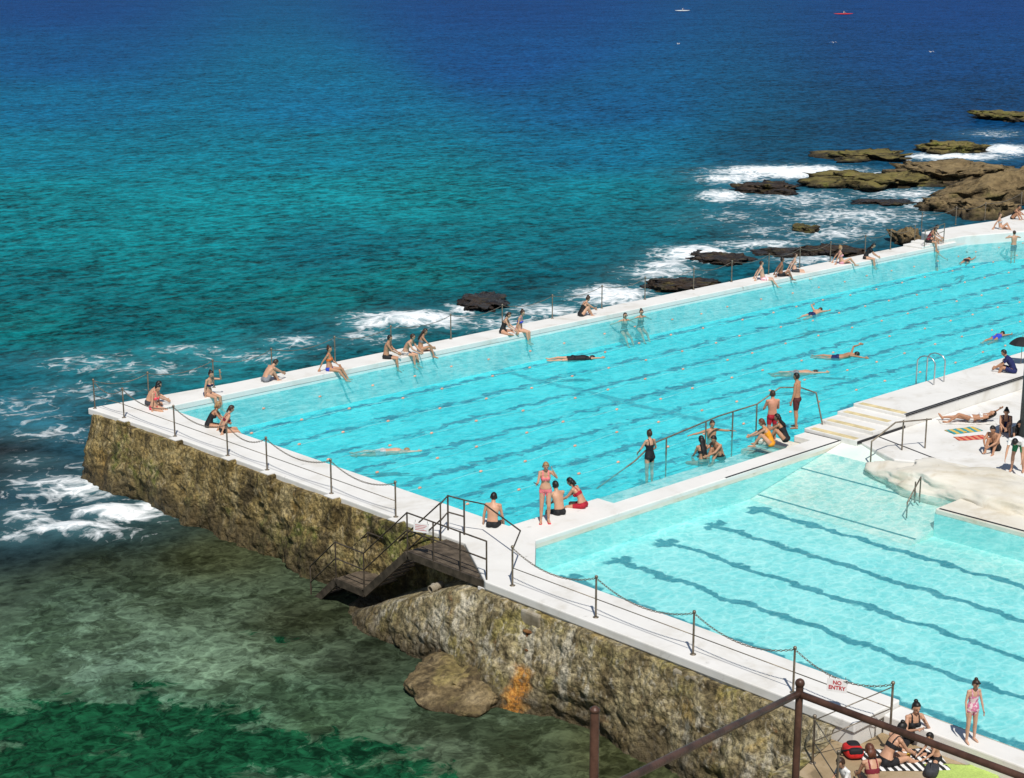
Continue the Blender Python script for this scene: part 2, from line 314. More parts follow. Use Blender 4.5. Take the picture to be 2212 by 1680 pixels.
# ---------------------------------------------------------------- sea
def make_sea():
    dep = np.concatenate([np.linspace(33, 1.2, 430), np.geomspace(1.19, .03, 60)])
    az = np.concatenate([np.linspace(-80, -24, 60), np.linspace(-23.9, 23.9, 520), np.linspace(24, 80, 60)])
    Hs = CAM.z - SEA
    A, Dp = np.meshgrid(az, dep); r = Hs / np.tan(np.radians(Dp)); a = np.radians(A)
    X = CAM.x + r * (FW.x * np.cos(a) + R.x * np.sin(a)); Y = CAM.y + r * (FW.y * np.cos(a) + R.y * np.sin(a))
    samples = [(100, 10, '0d3f76'), (1100, 10, '0c3e76'), (2100, 10, '0d3c74'), (100, 120, '094c7c'), (1100, 120, '09467c'), (2100, 120, '0b3e70'),
        (100, 230, '085e82'), (700, 230, '086084'), (1300, 230, '08507c'), (2100, 230, '0a3c66'), (100, 330, '086a80'), (700, 330, '087086'), (1300, 330, '086080'), (1900, 300, '0a4062'),
        (100, 430, '08747e'), (700, 420, '0b7c86'), (1300, 420, '08707e'), (1700, 340, '0b4662'), (100, 520, '08727a'), (450, 500, '0a7a82'), (900, 460, '0b7c84'), (1400, 470, '0a606e'),
        (1650, 470, '084658'), (1850, 450, '104354'), (100, 620, '086068'), (400, 600, '096c72'), (300, 560, '0a747a'), (700, 540, '08606e'), (850, 525, '08616e'), (950, 490, '096670'), (900, 600, '0a7476'), (1250, 560, '085866'), (1100, 530, '096470'),
        (100, 700, '0a686a'), (400, 690, '086266'), (700, 640, '0a6668'), (650, 720, '08505c'), (900, 650, '084854'), (1150, 640, '08505c'), (1350, 600, '094854'), (60, 800, '085662'), (300, 760, '08626a'), (500, 740, '146a72'), (250, 690, '085c64'),
        (60, 900, '15586a'), (150, 960, '184858'), (80, 1000, '161f26'), (20, 985, '2a1c14'), (80, 1060, '0e2634'), (60, 1180, '162429'), (200, 1165, '1c2f34'), (330, 1140, '2a3630'), (150, 1100, '0f2a38'),
        (200, 1215, '303626'), (450, 1200, '3c3f2a'), (100, 1290, '405041'), (400, 1310, '465241'), (650, 1350, '333626'), (250, 1370, '586a58'), (100, 1400, '4f6552'), (200, 1440, '5c7060'), (450, 1440, '647762'), (620, 1420, '566552'), (750, 1430, '282d22'),
        (100, 1540, '46664f'), (300, 1500, '4e6a58'), (400, 1550, '486850'), (600, 1500, '465c48'), (700, 1560, '3c4f3a'), (950, 1600, '465040'), (200, 1640, '42644e'), (500, 1620, '466852'), (640, 1660, '4a6a56'), (800, 1670, '405a44'), (1100, 1650, '3e4634'), (1350, 1640, '42442e')]
    sx, sy, sc = [], [], []
    for px, py, hx in samples:
        q = P(px, py, SEA) - CAM; x, y = q.dot(R), q.dot(FW)
        sx.append(math.degrees(math.atan2(x, y))); sy.append(math.degrees(math.atan2(Hs, math.hypot(x, y)))); sc.append(hexc(hx))
    sx, sy, sc = np.array(sx), np.array(sy), np.array(sc)
    fa, fd = A.ravel(), Dp.ravel(); num = np.zeros((fa.size, 3)); den = np.zeros(fa.size)
    for i in range(len(sx)):
        wgt = 1 / (((fa - sx[i]) * .6) ** 2 + ((fd - sy[i]) * 1.5) ** 2 + 1.1) ** 2.2
        num += wgt[:, None] * sc[i]; den += wgt
    colr = num / den[:, None]
    fx, fy = X.ravel(), Y.ravel()
    def blobs(L, k0):
        out = np.zeros(fa.size)
        for px, py, rx, ry, wt in L:
            c = P(px, py, SEA); ax = P(px + rx, py, SEA) - c; bx_ = (P(px, py + ry, SEA) - P(px, py - ry, SEA)) / 2
            M = np.linalg.inv(np.array([[ax.x, bx_.x], [ax.y, bx_.y]]))
            dx, dy = fx - c.x, fy - c.y
            l = M[0, 0] * dx + M[0, 1] * dy; k = M[1, 0] * dx + M[1, 1] * dy
            np.maximum(out, wt * np.exp(-k0 * (l * l + k * k)), out=out)
        return out
    foam = blobs([(900, 690, 130, 18, 1.2), (800, 702, 60, 14, .85), (1000, 668, 40, 12, .9), (1180, 672, 90, 18, .8), (1320, 640, 90, 22, 1.05), (1420, 590, 90, 22, .8), (1500, 550, 90, 18, 1.1), (1440, 575, 60, 14, .9), (1640, 530, 110, 12, .85),
            (1700, 372, 150, 13, 1.35), (1580, 388, 80, 11, 1.0), (1560, 425, 60, 14, 1.05), (1720, 432, 150, 22, .68), (1850, 470, 170, 26, .74), (2000, 440, 90, 18, .74), (2050, 340, 120, 8, 1.15), (2170, 325, 60, 12, 1.15), (1950, 420, 120, 14, .72), (1900, 380, 180, 14, .6),
            (1800, 505, 120, 18, .74), (2150, 290, 70, 10, .55), (1750, 560, 90, 14, .8), (1600, 470, 130, 24, .46), (1650, 500, 90, 16, .55), (400, 755, 90, 10, .72), (520, 772, 140, 16, .58), (200, 785, 160, 24, .5), (60, 890, 100, 40, .52), (100, 935, 110, 22, .56), (330, 800, 140, 22, .52), (650, 740, 100, 18, .58), (180, 850, 140, 30, .52), (1100, 700, 120, 18, .66), (790, 730, 80, 18, .62),
            (255, 1112, 100, 20, 1.25), (110, 1050, 110, 32, .72), (60, 1120, 90, 40, .66), (185, 1060, 85, 30, .85), (30, 1165, 70, 18, .66), (150, 1145, 140, 16, .9), (70, 1000, 90, 18, .5), (325, 1098, 40, 16, 1.1), (200, 1160, 120, 12, .62)], .8)
    weed = blobs([(120, 1570, 210, 60, 1.1), (60, 1650, 180, 60, 1.1), (480, 1625, 300, 55, 1.1), (330, 1550, 220, 42, 1.0), (860, 1665, 150, 30, .9), (250, 1500, 140, 25, .65), (700, 1620, 150, 40, .85), (620, 1390, 160, 30, .35), (300, 1660, 300, 40, 1.1)], .6)
    band = np.where((fx > -2) & (fx < 50) & (fy > 17), np.exp(-((fy - 17.4) / 2.4) ** 2), 0) * (.64 + .18 * np.sin(fx * .55) * np.sin(fx * .21 + 1))
    foam = np.maximum(foam, band)
    shallow = np.clip((fd - 17.6) / 2.5, 0, 1) * np.clip((fa + 14.5 + (fd - 18) * 1.2) / 1.5, 0, 1)
    nr, nc = A.shape
    ch = np.sin(fx * .9 + 1.3 * np.sin(fy * .7)) * np.sin(fy * 1.1 + np.sin(fx * .6))
    Z = SEA + np.minimum(foam, 1.2) * (.16 + .14 * ch)
    vs = np.stack([fx, fy, Z], 1)
    ii = np.arange(nr * nc).reshape(nr, nc)
    fs = np.stack([ii[:-1, :-1], ii[:-1, 1:], ii[1:, 1:], ii[1:, :-1]], -1).reshape(-1, 4)[:, ::-1]
    me = bpy.data.meshes.new('sea'); me.vertices.add(len(vs)); me.vertices.foreach_set('co', vs.ravel().astype(np.float32))
    me.loops.add(fs.size); me.loops.foreach_set('vertex_index', np.ascontiguousarray(fs).ravel().astype(np.int32))
    me.polygons.add(len(fs)); me.polygons.foreach_set('loop_start', np.arange(0, fs.size, 4, dtype=np.int32))
    me.update(calc_edges=True); me.validate()
    me.polygons.foreach_set('use_smooth', [True] * len(me.polygons))
    for nm, arr in (('col', np.c_[colr, np.ones(len(colr))]), ('mask', np.c_[foam, shallow, weed, np.ones(len(foam))])):
        at = me.attributes.new(nm, 'FLOAT_COLOR', 'POINT'); at.data.foreach_set('color', arr.ravel().astype(np.float32))
    if np.mean([me.polygons[i].normal.z for i in range(0, 2000, 100)]) < 0: me.flip_normals()
    g = G('sea_water'); p = g.pos(); ms = g.sep(g.attr('mask')); base = g.attr('col')
    n1 = g.noise(g.mapping(p, (.8, 1.1, 1), (0, 0, .76)), 1.2, 4, .62, .5); n2 = g.noise(g.mapping(p, (.8, 1.1, 1), (0, 0, .9)), .36, 3, .6, .4)
    n3 = g.noise(p, 3.6, 2, .6, .3); n4 = g.noise(p, .035, 4, .62, .4); n5 = g.noise(g.mapping(p, (.7, 1.2, 1), (0, 0, .76)), .1, 3, .6, .3)
    f = g.math('ADD', g.step(n1, .34, .66, -.42, .46), g.step(n2, .32, .68, -.20, .20))
    f = g.math('ADD', f, g.step(n3, .34, .66, -.26, .26)); f = g.math('ADD', f, g.step(n5, .34, .66, -.10, .10)); f = g.math('ADD', f, g.step(n4, .35, .65, -.06, .06))
    f = g.math('MAXIMUM', g.math('MULTIPLY', g.math('ADD', f, 1.0), .9), .2)
    col = g.vmath('SCALE', base, sc=f)  # light and dark wave facets painted into the sea colour
    # shallows: sea-bed rock, weed and sand seen through the water, with painted caustic light
    wq = g.warp(p, 1.6, .8)
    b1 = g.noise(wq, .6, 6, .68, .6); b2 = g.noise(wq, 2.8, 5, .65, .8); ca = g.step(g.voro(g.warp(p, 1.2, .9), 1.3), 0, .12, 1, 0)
    sh = g.mix(g.step(b1, .44, .53), g.vmath('MULTIPLY', base, (.58, .62, .56)), g.vmath('MULTIPLY', base, (1.12, 1.18, 1.15)))
    sh = g.vmath('SCALE', sh, sc=g.step(b2, .38, .60, .62, 1.28))
    wf = g.step(g.math('ADD', g.noise(wq, .8, 7, .7, .5), g.math('MULTIPLY', ms[2], .40)), .69, .77)
    sh = g.mix(wf, sh, g.mix(g.step(b2, .35, .65), (.003, .020, .009), (.010, .085, .036)))
    sh = g.vmath('SCALE', sh, sc=g.math('ADD', .92, g.math('MULTIPLY', ca, .34)))  # painted caustic veins brighten the sea-bed colour
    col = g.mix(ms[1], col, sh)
    wp = g.warp(g.warp(p, .45, 2.0), 1.8, .6)
    nf = g.noise(wp, 1.1, 7, .7, .4); lace = g.step(g.voro(wp, 1.2), .0, .22, 1, 0)
    nf = g.math('ADD', g.math('MULTIPLY', nf, .9), g.math('MULTIPLY', lace, .12))
    ff = g.math('DIVIDE', g.math('SUBTRACT', g.math('ADD', nf, g.math('MULTIPLY', ms[0], .50)), .74), .26, True)
    haze = g.math('MULTIPLY', g.math('MULTIPLY', ms[0], .38), g.math('SUBTRACT', 1, ms[1]), True)
    col = g.mix(haze, col, (.14, .36, .42)); col = g.mix(ff, col, (.84, .87, .88))
    h = g.math('ADD', g.math('MULTIPLY', n1, .4), g.math('MULTIPLY', n2, .9)); h = g.math('ADD', h, g.math('MULTIPLY', n3, .09))
    nb = g.bump(h, .6, .6)
    df = g.simple('ShaderNodeBsdfDiffuse', col, nb); gl = g.simple('ShaderNodeBsdfGlossy', (1, 1, 1), nb, .12)
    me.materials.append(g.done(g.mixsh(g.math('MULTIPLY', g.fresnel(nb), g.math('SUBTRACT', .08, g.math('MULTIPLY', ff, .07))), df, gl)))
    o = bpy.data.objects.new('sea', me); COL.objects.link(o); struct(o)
make_sea()
# ---------------------------------------------------------------- decks and pools
def st(name, mb, m, bw=None, smooth=False):
    o = struct(mb.build(name, m, smooth=smooth))
    if bw: bevel(o, bw)
    return o
deckpoly = [(-1.95, 17.95), (X0, 14.5), (X0, -.55), (X1, -2.9), (X1, -13.55), (-1.65, -13.55), (-1.65, -3.02), (-.29, -1.66), (13.0, -1.66), (13.0, -.3), (12.4, -.3), (12.4, -.95), (3.4, -.95), (3.4, -.35), (0, -.35), (0, 16.3), (48.5, 16.3), (48.5, 17.5), (3.5, 17.5)]
st('pool_deck', MB().prism(deckpoly, -.22, 0), white, .03)
st('pool_floor', MB().prism([(-.01, -.96), (62, -.96), (62, 16.31), (-.01, 16.31)], -1.5, -1.3), mainfloor)
def vwall(poly, z0, z1):
    mb = MB()
    for a, b in zip(poly[:-1], poly[1:]): mb.add([(a[0], a[1], z0), (b[0], b[1], z0), (b[0], b[1], z1), (a[0], a[1], z1)], [(0, 1, 2, 3)])
    return mb
st('pool_wall', vwall([(62, 16.295), (.005, 16.295), (.005, -.345), (3.395, -.345), (3.395, -.945), (12.405, -.945), (12.405, -.295), (13.0, -.295), (62, -.255)], -1.35, -.21), poolwall)
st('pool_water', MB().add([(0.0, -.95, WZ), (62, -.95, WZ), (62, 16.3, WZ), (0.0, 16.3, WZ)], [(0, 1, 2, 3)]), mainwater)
mb = MB(); mb.box(3.42, 12.38, .7, 1.75, -1.29, -1.06); mb.box(3.42, 12.38, -.93, .7, -1.29, -.52)
st('pool_entry_ledge', mb, poolwall, .02)
mb = MB(); mb.box(11.0, 12.38, -.92, .68, -.515, -.36); mb.box(11.75, 12.38, -.91, .6, -.355, -.2)
st('pool_entry_steps', mb, cream, .02)
# raised deck with steps
RZ = .45
st('raised_deck', MB().box(15.6, 62, -2.25, -.25, -.25, RZ), white, .03)
sx_ = (13.0, 13.87, 14.74)
mb = MB()
for i, x in enumerate(sx_): mb.box(x, x + .87, -2.25, -.25, -.25, RZ / 4 * (i + 1))
st('deck_steps', mb, white, .015)
mb = MB()
for i, x in enumerate(sx_ + (15.6,)): mb.box(x + .04, x + .3, -2.12, -.42, RZ / 4 * (i + 1) + .002, RZ / 4 * (i + 1) + .006)
st('step_nosing_stripe', mb, yellow)
mb = MB(); mb.box(7.4, 13.0, -1.66, -1.60, .003, .007); mb.box(15.62, 62, -2.25, -2.17, RZ + .003, RZ + .007); mb.box(12.95, 12.99, -1.6, -.3, .003, .007)
mb.box(15.61, 62, -2.275, -2.252, RZ - .05, RZ - .01); mb.box(13.0, 15.6, -2.275, -2.252, .0, .1)
st('deck_edge_line', mb, blackline)
# far end terrace
TZ = .22
tp = [P(*q, TZ) for q in [(1990, 501), (2055, 490), (2150, 476), (2212, 452), (2420, 428), (2420, 498), (2212, 499), (2085, 509), (2040, 517)]]
st('end_terrace', MB().prism([(p.x, p.y) for p in tp], -1.4, TZ), white, .05)
mb = MB()
for i in range(2): mb.box(45.3 + i * .7, 46.0 + i * .7, 16.33, 17.5, 0.003, .1 * (i + 1))
st('end_terrace_steps', mb, white, .02)
# shallow pool
st('shallow_pool_floor', MB().prism([(-1.66, -1.65), (-1.66, -24), (14, -24), (14, -1.65)], -1.1, -.9), kidfloor)
kw = [(-1.645, -24), (-1.645, -3.02), (-.285, -1.665), (13.2, -1.665)]
st('shallow_pool_wall', vwall(kw, -.95, KZ - .02), aquawall); st('shallow_pool_rim', vwall(kw, KZ - .02, -.12), cream)
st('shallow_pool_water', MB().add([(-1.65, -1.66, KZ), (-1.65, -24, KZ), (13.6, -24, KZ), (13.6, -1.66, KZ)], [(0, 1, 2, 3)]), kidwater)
mb = MB().add([(8.5, -1.68, -.897), (8.5, -7.19, -.897), (13.4, -7.19, .0), (13.4, -1.68, .0), (13.4, -7.19, -.897)], [(0, 1, 2, 3), (1, 4, 2)])
st('shallow_pool_ramp', mb, ramp_m)
mb = MB(); mb.box(8.84, 8.92, -7.1, -1.7, -.84, -.82); mb.box(10.9, 10.97, -7.0, -1.7, -.46, -.44)
st('ramp_edge_line', mb, flat('dark_teal_line', (.05, .25, .28), .8))
st('pool_side_slab', MB().prism([(9.6, -7.2), (9.6, -24), (13.2, -24), (13.2, -7.2)], -1, -.08), cream, .04)
st('pool_side_wall', vwall([(9.6, -7.195), (9.595, -7.195), (9.595, -24)], -.95, KZ - .02), aquawall)
mb = MB(); mb.box(9.62, 9.70, -24, -7.3, -.077, -.073)
st('slab_edge_line', mb, blackline)
st('sun_terrace', MB().prism([(13.2, -2.26), (62, -2.26), (62, -24), (13.3, -24), (13.0, -5.2), (12.4, -4.0)], -1, .03), white, .04)
mb = MB(); a = P(1885, 938, .034); b = P(2040, 998, .034); mb.bar(a, b, .06, .008)
st('terrace_joint_line', mb, blackline)
# lower platform at bottom right
LP = -.5
st('lower_platform', MB().prism([(-5.4, -13.3), (-3.22, -12.9), (-3.22, -13.56), (-2.25, -13.56), (-2.25, -26), (-5.4, -26)], -2.7, LP), tan, .03)
st('lower_pool_edge', MB().prism([(-2.25, -13.57), (-1.65, -13.57), (-1.65, -26), (-2.25, -26)], -1.2, -.12), white, .03)
st('deck_foundation', MB().box(-3.18, -1.68, -13.5, -2.6, -2.9, -.222), white)
# ---------------------------------------------------------------- sea walls
def sheet(path, prof, amp, seed, name, m, parent=None, ds=.075, nt=44):
    pts = []
    for i in range(len(path) - 1):
        a, b = V3(path[i]), V3(path[i + 1]); n = max(1, int((b - a).length / ds))
        pts += [(a.lerp(b, k / n)) for k in range(n)]
    pts.append(V3(path[-1])); vs = []
    for i, p in enumerate(pts):
        a = pts[max(i - 3, 0)]; b = pts[min(i + 3, len(pts) - 1)]; d = (b - a); d.z = 0; d.normalize(); n = V3((d.y, -d.x, 0))
        for k in range(nt):
            t = k / (nt - 1); o, z = prof(p, t)
            o += t ** 2.2 * max(0, .14 + .7 * mn.noise(V3((p.x * .45, p.y * .45, seed))) + .35 * mn.noise(V3((p.x * 1.4, p.y * 1.4, seed))))
            q = V3((p.x, p.y, 0)) + n * o; q.z = z
            amt = amp * min(1, t * 6) * (.6 + .6 * t)
            e = mn.fractal(q * .9 + V3((seed, 0, 0)), .8, 2.1, 6) * .5 + mn.noise(q * .35 + V3((0, seed, 0))) * .9 - abs(mn.noise(V3((q.x * .8, q.y * .8, q.z * 2.2 + seed)))) * .5 + mn.noise(q * 3.6 + V3((seed, 3, 1))) * .24 + mn.noise(q * 7.5) * .18
            vs.append(q + n * e * amt + V3((0, 0, (mn.noise(q * 2 + V3((7, 7, seed))) * .06 + mn.noise(q * 6) * .025) * min(1, t * 6))))
    fs = [(i * nt + k, i * nt + k + 1, (i + 1) * nt + k + 1, (i + 1) * nt + k) for i in range(len(pts) - 1) for k in range(nt - 1)]
    return MB().add(vs, fs).build(name, m, parent)
def profA(p, t):
    if t < .12: return (-.2 + t / .12 * .38, -.13 - t * .1)
    s = (t - .12) / .88; return (.18 + .48 * s ** 1.2 + .06 * sin(s * 5), -.142 - s * 2.6)
wl = thing('sea_wall', (0, 0, 0), 'tall weathered algae-covered sea wall running under the left end of the large pool', 'wall')
corner = [(-1.88 + .5 - .5 * cos(a), 17.9 - .5 + .5 * sin(a), 0) for a in np.linspace(0, pi / 2, 7)]
pathA = ([(X0 + .03, -3.3, 0), (X0 + .03, 14.5, 0)] + [(x, y, 0) for x, y, _ in corner] + [(3.5, 17.45, 0), (8, 17.42, 0)])[::-1]
sheet(pathA, profA, .27, 3.1, 'wall_face', wallm, wl)
MB().box(2, 48.5, 16.32, 17.45, -3, -.23).build('seaward_face', wallm, wl, smooth=False)
for px in (268, 378, 492, 577, 716, 855):
    q = at_u(px, X0 - .12); o = MB().box(q.x - .17, q.x + .28, q.y - .28, q.y + .28, -.95, -.012).build('post_plinth', wallm, wl, smooth=False); bevel(o, .06)
    o = MB().box(q.x - .12, q.x + .25, q.y - .2, q.y + .2, -.011, .012).build('plinth_cap', white, wl, smooth=False)
def profB(p, t):
    v = p.y; top = -.24 if v < -2.7 else max(-2.3, -.3 - max(0, v + 2.2) * .44)
    ins = -.3 if v < -2.9 else -1.5
    if v < -12.85: top = LP + .03
    if t < .15: return (ins + (t / .15) * (.12 - ins), top - (0 if v < -2.9 else -.12 * (1 - t / .15)))
    s = (t - .15) / .85; return (.12 + .55 * s + .10 * sin(s * 4), top + (-2.75 - top) * s)
wr = thing('sea_wall', (0, 0, 0), 'rough grey and tan sea wall with an orange rust stain beneath the shallow pool deck', 'wall')
sheet([(X1 + 1.2, 2.9, 0), (X1 + .4, 2.4, 0), (X1, 1.6, 0), (X1 + .02, -12.8, 0), (-5.3, -13.25, 0), (-5.4, -20, 0)], profB, .25, 8.7, 'wall_face', wallg, wr)
for y in (-4.6, -7.1, -9.3):
    o = MB().box(X1 - .16, X1 + .1, y - .32, y + .32, -.62, -.26).build('stone_block', conc, wr, smooth=False); bevel(o, .05)
# ---------------------------------------------------------------- rocks
def rock(label, px, py, z, wpx, hm, dm, m, seed, sub=5, rotz=0, name='rock', tilt=0, rnd=.18):
    c = P(px, py, z); t = (c - CAM).length; a = wpx * t / FPX / 2
    bm = bmesh.new(); bmesh.ops.create_icosphere(bm, subdivisions=sub, radius=1)
    off = V3((seed * 3.7, seed * 1.3, seed * 5.1)); rx = (R * cos(rotz) + FW * sin(rotz)); ry = (FW * cos(rotz) - R * sin(rotz))
    rg = .5 if name == 'ledge_rock' else 1
    for v in bm.verts:
        d = v.co.copy(); n = mn.fractal(d * 1.5 + off, .6 if rg == 1 else 1.0, 2.1, 7) * .46 * rg + mn.noise(d * 1.0 + off) * .35
        q = d * (1 + n); q.x += .16 * rg * mn.noise(d * 3 + off); q.y += .16 * rg * mn.noise(d * 3.3 - off)
        lim = .42 + .26 * mn.noise(V3((q.x * 1.3, q.y * 1.3, seed))) + .16 * rg * mn.noise(V3((q.x * 3.5, q.y * 3.5, seed + 4))) + .08 * mn.noise(V3((q.x * 8, q.y * 8, seed)))
        if q.z > lim: q.z = lim + (q.z - lim) * rnd
        st_ = .17; fz = math.floor(q.z / st_) * st_; w_ = .55 * rg; q.z = q.z * (1 - w_) + w_ * (fz + st_ * min(1, ((q.z - fz) / st_) * 2.4)) + .03 * mn.noise(d * 11 + off)
        v.co = rx * (q.x * a) + ry * (q.y * dm / 2) + V3((0, 0, q.z * hm * 1.9 + tilt * q.x * hm))
    me = bpy.data.meshes.new(name); bm.to_mesh(me); bm.free(); me.materials.append(m)
    me.polygons.foreach_set('use_smooth', [True] * len(me.polygons))
    o = bpy.data.objects.new(name, me); COL.objects.link(o); o.location = c
    return tag(o, label, 'rock', 'rocks in the sea beyond the pool' if name == 'rock' else None)
for a in [('big steep tan rock rising at the right edge behind the pool', 2265, 428, SEA, 380, 2.3, 9, rockt, 1, 6, 0, 'rock', .75, .3), ('long low mossy rock shelf with wet dark left end', 1890, 398, SEA, 250, .75, 7, rockg, 2),
          ('tan rock slab leaning against the big steep rock', 2065, 386, SEA, 230, 1.05, 9, rockt, 3), ('thin dark ledge rock behind the mossy shelf', 1885, 342, SEA, 165, .5, 6, rockg, 4),
          ('flat brown rock farther out, right of the thin ledge', 2062, 328, SEA, 140, .7, 5, rockg, 5), ('small dark wet rock in front of white surf', 1660, 412, SEA, 130, .45, 5, rockd, 6),
          ('far yellow-green topped rock at the upper right edge', 2180, 256, SEA, 130, .6, 8, rockg, 7), ('rounded tan rock between the big rock and the pool fence', 2040, 450, SEA, 120, .7, 3.5, rockt, 8),
          ('tiny olive rock poking out of the foam', 1740, 500, SEA, 48, .3, 2, rockg, 9), ('low reddish brown rock just behind the foam near the seated pair', 1042, 658, SEA, 90, .25, 4, rockd, 10),
          ('ragged black rock amid foam left of the fence', 1550, 562, SEA, 120, .28, 3.5, rockd, 11), ('wide dark rock close to the seaward wall', 1480, 622, SEA, 160, .35, 3, rockd, 12),
          ('tan boulder against the far end of the seaward wall', 1955, 524, SEA, 60, .7, 2.5, rockt, 13), ('brown rock behind the fence near the reclining woman', 1800, 550, SEA, 110, .4, 3, rockd, 14),
          ('low tan rock beside the far terrace fence', 2125, 462, SEA, 150, .8, 4, rockt, 15), ('flat wet rock left of the small olive rock', 1690, 548, SEA, 110, .2, 2.5, rockd, 16), ('low wet rock between the mossy shelf and the terrace', 1905, 440, SEA, 110, .2, 3, rockd, 18)]:
    rock(*a)
rock('low brown rock ledge at the foot of the grey wall, below the rusty outlet', 1020, 1470, SEA, 270, .34, 3.0, ledgem, 23, 6, -.75, 'ledge_rock', 0, .7)
def ridge():
    bm = bmesh.new(); bmesh.ops.create_icosphere(bm, subdivisions=6, radius=1)
    for v in bm.verts:
        d = v.co.copy(); n = mn.fractal(V3((d.x * 1.0, d.y * 2.2, d.z)) + V3((4, 9, 2)), 1.1, 2, 5) * .24
        q = d * (1 + n); lim = .50 + .22 * mn.noise(V3((q.x * 1.5, q.y * 3.2, 2)))
        if q.z > lim: q.z = lim + (q.z - lim) * .35
        q.z += .035 * mn.noise(V3((q.x * 4, q.y * 9, 7)))
        v.co = V3((q.x * 1.35, q.y * 4.0, q.z * .74))
    me = bpy.data.meshes.new('painted_rock'); bm.to_mesh(me); bm.free(); me.materials.append(cream); me.polygons.foreach_set('use_smooth', [True] * len(me.polygons))
    o = bpy.data.objects.new('painted_rock', me); COL.objects.link(o); o.location = (12.0, -7.8, -.17)
    tag(o, 'lumpy white painted rock between sun terrace and shallow pool', 'rock')
ridge()
# ---------------------------------------------------------------- posts and chains
def post_proto(h=.95):
    t = thing('fence_post', (0, 0, 0), '', 'post')
    MB().tube([(0, 0, 0), (0, 0, h)], .024, 8).build('pole', steel, t)
    MB().lathe((0, 0, 0), [(.07, .0), (.07, .012), (.03, .02)], 10).build('base_plate', steel, t)
    MB().sph((0, 0, h + .03), .042, 10, 7).build('ball_cap', steel, t)
    return t
proto = post_proto(); first = [True]
def post(loc, label, group):
    o = proto if first[0] else copy_tree(proto); first[0] = False
    o.location = loc; o['label'] = label; o['group'] = group; return o
def chain(a, b, label, group, sag=.22, links=True):
    a, b = V3(a), V3(b); L = (b - a).length; mb = MB()
    cur = lambda t: a.lerp(b, t) - V3((0, 0, sag * 4 * t * (1 - t)))
    if not links:
        mb.tube([cur(i / 12) for i in range(13)], .012, 5, False)
    else:
        n = int(L / .062)
        for i in range(n):
            p = cur((i + .5) / n); d = (cur((i + 1) / n) - cur(i / n)).normalized(); u = orth(V3((0, 0, 1)), d); s_ = d.cross(u)
            if i % 2: u, s_ = s_, u
            ring = [p + d * (.043 * cos(k * pi / 4)) + u * (.02 * sin(k * pi / 4)) for k in range(8)]
            rs = [[ring[k] + (ring[k] - p).normalized() * .008, ring[k] + s_ * .008, ring[k] - (ring[k] - p).normalized() * .008, ring[k] - s_ * .008] for k in range(8)]
            b0 = len(mb.v)
            for r_ in rs: mb.v += r_
            for k in range(8):
                for j in range(4): mb.f.append((b0 + k * 4 + j, b0 + k * 4 + (j + 1) % 4, b0 + ((k + 1) % 8) * 4 + (j + 1) % 4, b0 + ((k + 1) % 8) * 4 + j))
    return tag(mb.build('chain', chainm), label, 'chain', group)
def wire(a, b, label, group): return tag(MB().tube([a, b], .011, 6, False).build('guard_wire', steel), label, 'wire', group)
far_px = [205, 322, 462, 588, 724, 845, 974, 1085, 1193, 1300, 1393, 1498, 1580, 1660, 1727, 1793, 1868, 1923, 1975]
fp = [at_v(px, 17.38) for px in far_px]
fp[0] = V3((-1.8, 17.75, 0))
for i, q in enumerate(fp):
    post(q, 'slim metal post on the seaward pool wall, %s from the left corner' % ORD[i], 'chain posts on the seaward wall')
    if i:
        chain(fp[i - 1] + V3((0, 0, .95)), q + V3((0, 0, .95)), 'sagging chain on the seaward wall, %s span from the left corner' % ORD[i - 1], 'chains on the seaward wall', .2, False)
tpz = [P(1990, 499, TZ), P(2064, 485, TZ), P(2127, 475, TZ), P(2205, 451, TZ)]
for i, q in enumerate(tpz):
    post(q, 'slim metal post at the back of the far white terrace, %s from the left' % ORD[i], 'chain posts on the far terrace')
    if i: chain(tpz[i - 1] + V3((0, 0, .95)), q + V3((0, 0, .95)), 'sagging chain behind the far white terrace, %s span from the left' % ORD[i - 1], 'chains on the far terrace', .2, False)
lp = [fp[0]] + [at_u(px, X0 + .02, .012) for px in (268, 378, 492, 577, 716, 855)]
for i, q in enumerate(lp):
    if i:
        post(q, 'metal ball-topped post on the left end wall, %s from the seaward corner' % ORD[i - 1], 'chain posts on the left end wall')
        chain(lp[i - 1] + V3((0, 0, .95)), q + V3((0, 0, .95)), 'chain along the left end wall, %s span from the seaward corner' % ORD[i - 1], 'chains on the left end wall', .28)
        wire(lp[i - 1] + V3((0, 0, .45)), q + V3((0, 0, .45)), 'low straight wire along the left end wall, %s span from the seaward corner' % ORD[i - 1], 'wires on the left end wall')
kp = [at_u(px, X1 + .28) for px in (1107, 1287, 1497, 1713, 1923)]
for i, q in enumerate(kp):
    post(q, 'metal ball-topped post on the shallow pool deck, %s from the stairs' % ORD[i], 'chain posts beside the shallow pool')
    if i:
        chain(kp[i - 1] + V3((0, 0, .95)), q + V3((0, 0, .95)), 'chain beside the shallow pool, %s span from the stairs' % ORD[i - 1], 'chains beside the shallow pool', .3)
        wire(kp[i - 1] + V3((0, 0, .45)), q + V3((0, 0, .45)), 'low straight wire beside the shallow pool, %s span from the stairs' % ORD[i - 1], 'wires beside the shallow pool')
lpz = [P(1755, 1648, LP), V3((-5.25, -14.6, LP))]
post(lpz[0], 'metal post on the tan lower platform left of the red backpack', 'posts on the lower platform')
post(lpz[1], 'metal post at the bottom edge left of the brown railing post', 'posts on the lower platform')
